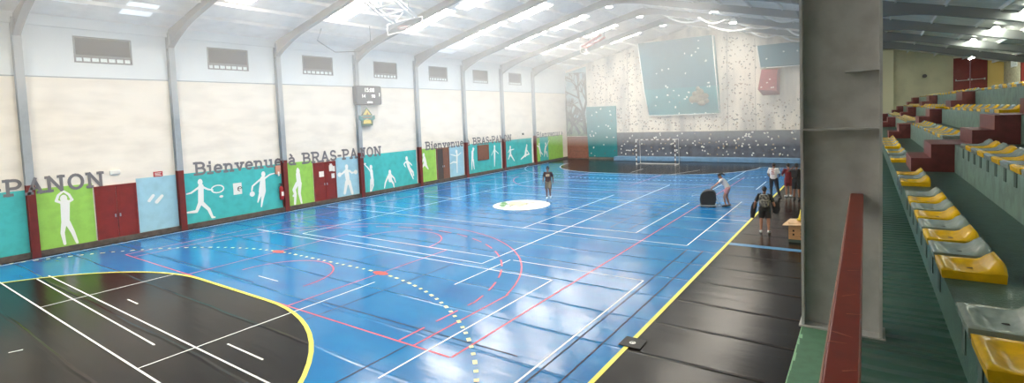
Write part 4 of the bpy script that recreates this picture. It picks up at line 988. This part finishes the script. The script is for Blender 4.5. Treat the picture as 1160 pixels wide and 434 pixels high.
# two people in dark clothes at the column
o, J, sh = person((-2.62, 26.75, 0), R(-12), 1.68, 'person in black clothes with a black backpack near the big column, back turned',
    dict(el=(-.4, .06, 1.3), wl=(-.24, .14, 1.5), er=(.25, -.02, 1.14)), 'skin_brown', 'hair_black', 'cloth_black', 'cloth_black', 'shoe_dark', .7, .95)
backpack((-2.62, 26.75, 1.22), R(-12), 'cloth_black', 'plain black backpack worn near the big column', .9, -.125)
person((-3.02, 27.35, 0), R(30), 1.62, 'person in dark red top and red shorts standing behind the one in black',
    dict(el=(-.28, .1, 1.15), wl=(-.18, .28, 1.1), er=(.26, .1, 1.15), wr=(.16, .28, 1.1)), 'skin_tan', 'hair_black', 'cloth_red', 'cloth_red', 'shoe_white', .7, .8)
drape((-2.95, 26.75, 0), [(0, 0, 1.28), (.0, 0, 1.1), (-.03, 0, .9), (-.02, 0, .75)], 'cloth_red', 'dark red jacket hanging at the side of the person in black', .13)

# ------------------------------------------------------------------ the stand
AISLE = 2.5
struct(MB().box((-.43, Y0, 0), (-.33, Y1, AISLE - .12)).build('wall_stand_front', 'stand_wall'), 'front wall under the stand', 'wall')
lg_ = struct(MB().box((-.44, Y0, AISLE - .12), (-.03, Y1, AISLE)).build('ledge_slab', 'ledge_green'), 'pale green concrete ledge with a chipped edge', 'slab')
mb = MB(); rc = random.Random(2); y = .4
while y < 5:
    L = rc.uniform(.04, .2); wd = rc.choice((.008, .012, .02, .03)); mb.faces([(-.441, y, AISLE + .002), (-.441 + wd, y, AISLE + .002), (-.441 + wd*rc.uniform(.5, 1), y + L, AISLE + .002), (-.441, y + L, AISLE + .002)], [(0, 1, 2, 3)]); y += L*rc.uniform(.9, 1.1)
mb.build('chipped_edge', 'chip_green', lg_)
struct(MB().box((-.03, Y0, AISLE - .12), (.9, Y1, AISLE)).build('floor_aisle', 'aisle_green'), 'dark green rippled aisle floor of the stand', 'floor')
TX = [.443, 1.237, 2.03, 2.825]; TZ = [3.13, 3.60, 4.07, 4.59]      # tier fronts and surfaces
LANES = [(-7.5, -6.2), (11.2, 12.5), (21.3, 22.6), (31.4, 32.7), (41.5, 42.8)]
for i, (x, z) in enumerate(zip(TX, TZ)):
    mb = MB(); x2 = TX[i+1] + .1 if i < 3 else XR
    base = 2.86 if i == 0 else TZ[i-1] - .02
    mb.box((x, Y0, base), (x2, Y1, z - .012), 1 if i else 0); mb.box((x, Y0, z - .012), (x2, Y1, z), 0)
    t = struct(mb.build('stand_tier', ['stand_green', 'riser_green']), ['lowest', 'second', 'third', 'top'][i] + ' green concrete tier of the stand', 'tier')
    if i == 0: MB().box((.72, Y0, AISLE), (.8, Y1, 2.86)).build('recessed_riser', 'stand_green', t)
for a, b in LANES[1:]:
    o = struct(empty('stair', (TX[0], a, TZ[0])), 'dark red stair climbing the stand', 'stairs'); o['group'] = 'dark red stairs of the stand'
    for i in range(3):
        dz = (TZ[i+1] - TZ[i]) / 2
        for x0, x1, k in ((TX[i+1] - .58, TX[i+1] - .31, 1), (TX[i+1] - .31, TX[i+1] - .002, 2)):
            MB().box((x0 - TX[0], 0, TZ[i] - TZ[0] + .001), (x1 - TX[0], b - a, TZ[i] + dz*k - TZ[0] + (.004 if k == 2 else 0))).build('step', 'stair_red', o)
        MB().box((TX[i+1] - .002 - TX[0], 0, TZ[i+1] - TZ[0] + .001), (TX[i+1] + .22 - TX[0], b - a, TZ[i+1] - TZ[0] + .006)).build('landing', 'stair_red', o)

# hall columns on the stand side: rolled section, web facing along the hall
for y in FRAMES:
    if abs(y) < 2 or y > Y1 - .3: continue
    mb = MB(); zt = roof_z(-.16) - .6
    mb.box((-.425, y - .005, AISLE), (.095, y + .005, zt)); mb.box((-.44, y - .11, AISLE), (-.42, y + .11, zt)); mb.box((.09, y - .11, AISLE), (.11, y + .11, zt))
    mb.box((-.42, y - .1, 4.145), (.09, y + .1, 4.16)); mb.box((-.13, y - .1, 4.60), (.09, y + .1, 4.615)); mb.box((-.46, y - .13, AISLE), (.13, y + .13, AISLE + .012))
    struct(mb.build('column', 'column_grey'), 'big grey steel column with stiffener plates at the edge of the stand', 'column')['group'] = 'steel columns at the edge of the stand'
o = empty('handrail', (-.05, 0, AISLE)); tag(o, 'dark red scratched handrail running towards the big grey column', 'handrail')
MB().box((-.045, -1.4, 1.06), (.04, 4.89, 1.13)).build('rail', 'rail_red', o, bevel=.006)
MB().box((-.05, -1.4, 1.065), (-.0455, 4.88, 1.126)).build('lit_edge', 'rail_lit_edge', o)  # paler strip paints the light on the rail's left face
for yy in (-1.0, 3.55): MB().box((-.02, yy - .025, 0), (.02, yy + .025, 1.06)).build('post', 'rail_red', o)
mb = MB(); rc = random.Random(5)
for yy, xx, L, a in ((2.05, .02, .05, .3), (2.25, 0, .06, .8), (1.85, -.01, .06, -.4), (1.78, -.02, .05, .1), (2.6, .01, .05, .4), (2.9, .02, .04, .2), (1.6, .015, .04, .6)):
    p = Vector((xx - L*.5*math.cos(a), yy - L*.5*math.sin(a), 1.1308)); q = Vector((xx + L*.5*math.cos(a), yy + L*.5*math.sin(a), 1.1308)); nn = Vector((-math.sin(a), math.cos(a), 0))*.003
    mb.faces([p + nn, p - nn, q - nn*.3, q + nn*.3], [(0, 1, 2, 3)])
mb.build('scratch', 'scratch', o)

# seats
def seat_shell(m):
    """backless bucket: rounded front lip, dished pan, raised rounded rear, skirt all round"""
    W, D = .44, .335; nu, nv = 16, 12; b = bmesh.new()
    prof = [(0, -.02), (.05, 0), (.12, -.008), (.3, -.04), (.55, -.036), (.7, -.006), (.84, .048), (.93, .075), (.98, .07), (1, .045)]
    def pz(u):
        for (a, za), (c, zc) in zip(prof, prof[1:]):
            if a <= u <= c:
                t = (u - a)/(c - a); t = t*t*(3 - 2*t); return za + (zc - za)*t
        return prof[-1][1]
    G = []
    for i in range(nu + 1):
        row = []
        for j in range(nv + 1):
            u, v = i/nu, j/nv; e = abs(2*v - 1); z = pz(u)
            side = max(0, (e - .55)/.45); base = .0 + (.02 if u > .8 else 0)
            if z > 0: z = z*(1 - .9*side**1.6)
            else: z = z + (base - z)*side
            z -= .012*max(0, (e - .93)/.07)
            row.append(b.verts.new((u*D, (.012 + v*(W - .024)) , z)))
        G.append(row)
    for i in range(nu):
        for j in range(nv): b.faces.new((G[i][j], G[i+1][j], G[i+1][j+1], G[i][j+1])).smooth = True
    ring = [G[i][0] for i in range(nu+1)] + [G[nu][j] for j in range(1, nv+1)] + [G[i][nv] for i in range(nu-1, -1, -1)] + [G[0][j] for j in range(nv-1, 0, -1)]
    low = [b.verts.new((v.co.x*.97 + .006, .006 + (v.co.y - .006)*1.0, -.068)) for v in ring]; k = len(ring)
    for i in range(k): b.faces.new((ring[i], ring[(i+1) % k], low[(i+1) % k], low[i]))
    b.faces.new(low); bmesh.ops.recalc_face_normals(b, faces=b.faces)
    me = bpy.data.meshes.new('seat_shell'); b.to_mesh(me); b.free(); me.materials.append(MATS[m]); return me
SH = {'yellow': seat_shell('seat_yellow'), 'grey': seat_shell('seat_grey')}
_hm = MB().disc((0, 0), .028, 14, 0, 0, .016); _h0 = _hm.build('drain_hole', 'seat_hole'); HOLE = _h0.data; bpy.data.objects.remove(_h0)
_b0 = MB().box((-.004, .17, -.22), (.006, .28, -.075)).build('small_plate', 'dark_grey_green'); LIP_PLATE = _b0.data; bpy.data.objects.remove(_b0)  # thin dark plate below the seat's front lip
def add(nm, me, parent, loc=(0, 0, 0)):
    q = bpy.data.objects.new(nm, me); COL.objects.link(q); q.parent = parent; q.location = loc; return q
def seat(row, y, colour, label, detailed, group):
    x, z = TX[row], TZ[row] + .07
    if detailed:
        o = empty('stadium_chair', (x - .015, y, z)); add('seat_shell', SH[colour], o); add('drain_hole', HOLE, o, (.185, .225, -.0335)); add('small_plate', LIP_PLATE, o, (.012, 0, 0))
    else:
        o = bpy.data.objects.new('stadium_chair', SH[colour]); COL.objects.link(o); o.location = (x - .015, y, z)
    tag(o, label, 'seat', group); return o
ROWN = ['front row', 'second row', 'third row', 'top row']
pair = 0
for k, (y, c) in enumerate(((2.87, 'yellow'), (3.36, 'grey'))):
    seat(0, y, c, '%s seat in the front row at the bottom right corner, nearest %s one' % (c, c), True, 'front row seats before the first stair')
y0, cnt = 4.47, {'yellow': 0, 'grey': 0}
for k in range(8):
    c = ('yellow', 'grey')[k % 2]; cnt[c] += 1
    seat(0, y0 + .49*k, c, '%s seat in the front row, %s %s one beyond the near gap' % (c, ORD[cnt[c]], c), True, 'front row seats before the first stair')
for k, (y, c) in enumerate(((9.2, 'yellow'), (9.69, 'grey'), (10.18, 'yellow'))):
    seat(0, y, c, '%s front row seat just before the first red stair, %s of three' % (c, ('nearest', 'middle', 'farthest')[k]), True, 'front row seats before the first stair')
BL = {1: 'past the first red stair', 2: 'past the second red stair', 3: 'past the third red stair'}
for j in range(9):
    y = 10.06 - .47*j; c = ('grey', 'yellow')[j % 2]
    seat(1, y, c, '%s second row seat, %s one this side of the first red stair' % (c, ORD[j+1]), True, 'second row seats before the first stair')
for row in range(4):
    for blk, ys in ((1, 12.75), (2, 22.85), (3, 32.95)):
        if row == 0 and blk > 1: continue
        for j in range(17):
            if (row, blk, j) in ((0, 1, 2), (0, 1, 6), (0, 1, 7), (1, 1, 9), (2, 1, 15), (3, 1, 3), (3, 1, 4), (3, 2, 6), (2, 2, 11)): continue
            c = ('yellow', 'grey')[(j + row) % 2]
            seat(row, ys + .47*j, c, '%s %s seat %s, %s place from there' % (c, ROWN[row], BL[blk], ORD[j+1]), False, '%s seats %s' % (ROWN[row], BL[blk]))

# doors and louvre at the back of the stand
o = struct(empty('door_4', (5.68, Y1, TZ[3])), 'dark red double door with push bars at the end of the stand', 'door')
mb = MB(); mb.box((-.84, -.06, 0), (-.78, .1, 2.5)); mb.box((.78, -.06, 0), (.84, .1, 2.5)); mb.box((-.78, -.06, 2.44), (.78, .1, 2.5)); mb.build('door_frame', 'door_red', o)
for s in (-1, 1):
    x0, x1 = (-.78, -.005) if s < 0 else (.005, .78)
    lf = MB().box((x0, -.03, 0), (x1, .03, 2.44)).build('door_leaf', 'door_red', o)
    bar = MB(); bar.tube([(x0 + .06, -.1, 1.02 + .02*s), (x1 - .06, -.1, 1.04 + .02*s)], .02, 8); bar.box((x0 + .04, -.11, .98), (x0 + .1, -.03, 1.1)); bar.box((x1 - .1, -.11, .99), (x1 - .04, -.03, 1.12)); bar.build('push_bar', 'white_metal', lf)
tag(MB().tube([(3.35, Y1, 6.05), (3.35, Y1 - .1, 6.05)], .13, 12).tube([(3.35, Y1 - .1, 6.05), (3.35, Y1 - .13, 6.05)], .1, 12).build('wall_siren', 'louvre'), 'small dark round siren on the cream wall left of the stand door', 'siren')
o = struct(empty('window_20', (XR, 42.0, 6.15)), 'small white louvred opening in the back wall of the stand', 'window')
mb = MB(); mb.box((-.05, -.75, 0), (.02, .75, .06)); mb.box((-.05, -.75, .74), (.02, .75, .8)); mb.box((-.05, -.75, .06), (.02, -.69, .74)); mb.box((-.05, .69, .06), (.02, .75, .74)); mb.build('window_frame', 'white_metal', o)
mb = MB(); [mb.faces([(-.04, -.69, .08 + .11*k), (-.04, .69, .08 + .11*k), (-.005, .69, .15 + .11*k), (-.005, -.69, .15 + .11*k)], [(0, 1, 2, 3)]) for k in range(6)]; mb.build('slat', 'glass_day', o)
o = struct(empty('door_5', (XR, 39.6, TZ[3])), 'dark red door in the back wall of the stand', 'door')
MB().box((-.04, -.6, 0), (.0, .6, 2.2)).build('door_leaf', 'door_red', o); MB().box((-.06, -.66, 0), (0, -.6, 2.26)).box((-.06, .6, 0), (0, .66, 2.26)).box((-.06, -.6, 2.2), (0, .6, 2.26)).build('door_frame', 'red_paint', o)

# ------------------------------------------------------------------ hazy air under the roof
def haze(name, za, zb, dens, label):
    """za, zb: its lower edge at the near and at the far end of the hall"""
    m = bpy.data.materials.new(name); m.use_nodes = True; nt = m.node_tree; nt.nodes.remove(nt.nodes['Principled BSDF'])
    v = nt.nodes.new('ShaderNodeVolumeScatter'); v.inputs['Density'].default_value = dens; v.inputs['Color'].default_value = (1, 1, 1, 1); v.inputs['Anisotropy'].default_value = .1
    nt.links.new(v.outputs[0], nt.nodes['Material Output'].inputs['Volume'])
    xa, xb = XL + .24, -.5; vs = []
    for y, z0 in ((Y0 + .02, za), (Y1 - .02, zb)):
        vs += [(xa, y, z0), (xb, y, z0), (xb, y, roof_z(xb) - .02), (RIDGE_X, y, RIDGE_Z - .02), (xa, y, roof_z(xa) - .02)]
    o = MB().faces(vs, [(0, 1, 2, 3, 4), (9, 8, 7, 6, 5)] + [(k, 5 + k, 5 + (k+1) % 5, (k+1) % 5) for k in range(5)]).build(name, m)
    tag(o, label, 'haze', None, 'stuff'); return o
haze('haze', .03, .03, HAZE_LOW, 'thin bright haze hanging in the hall air')
haze('haze', 6.6, 1.2, HAZE_HIGH, 'thicker bright haze hanging under the roof and at the far end')
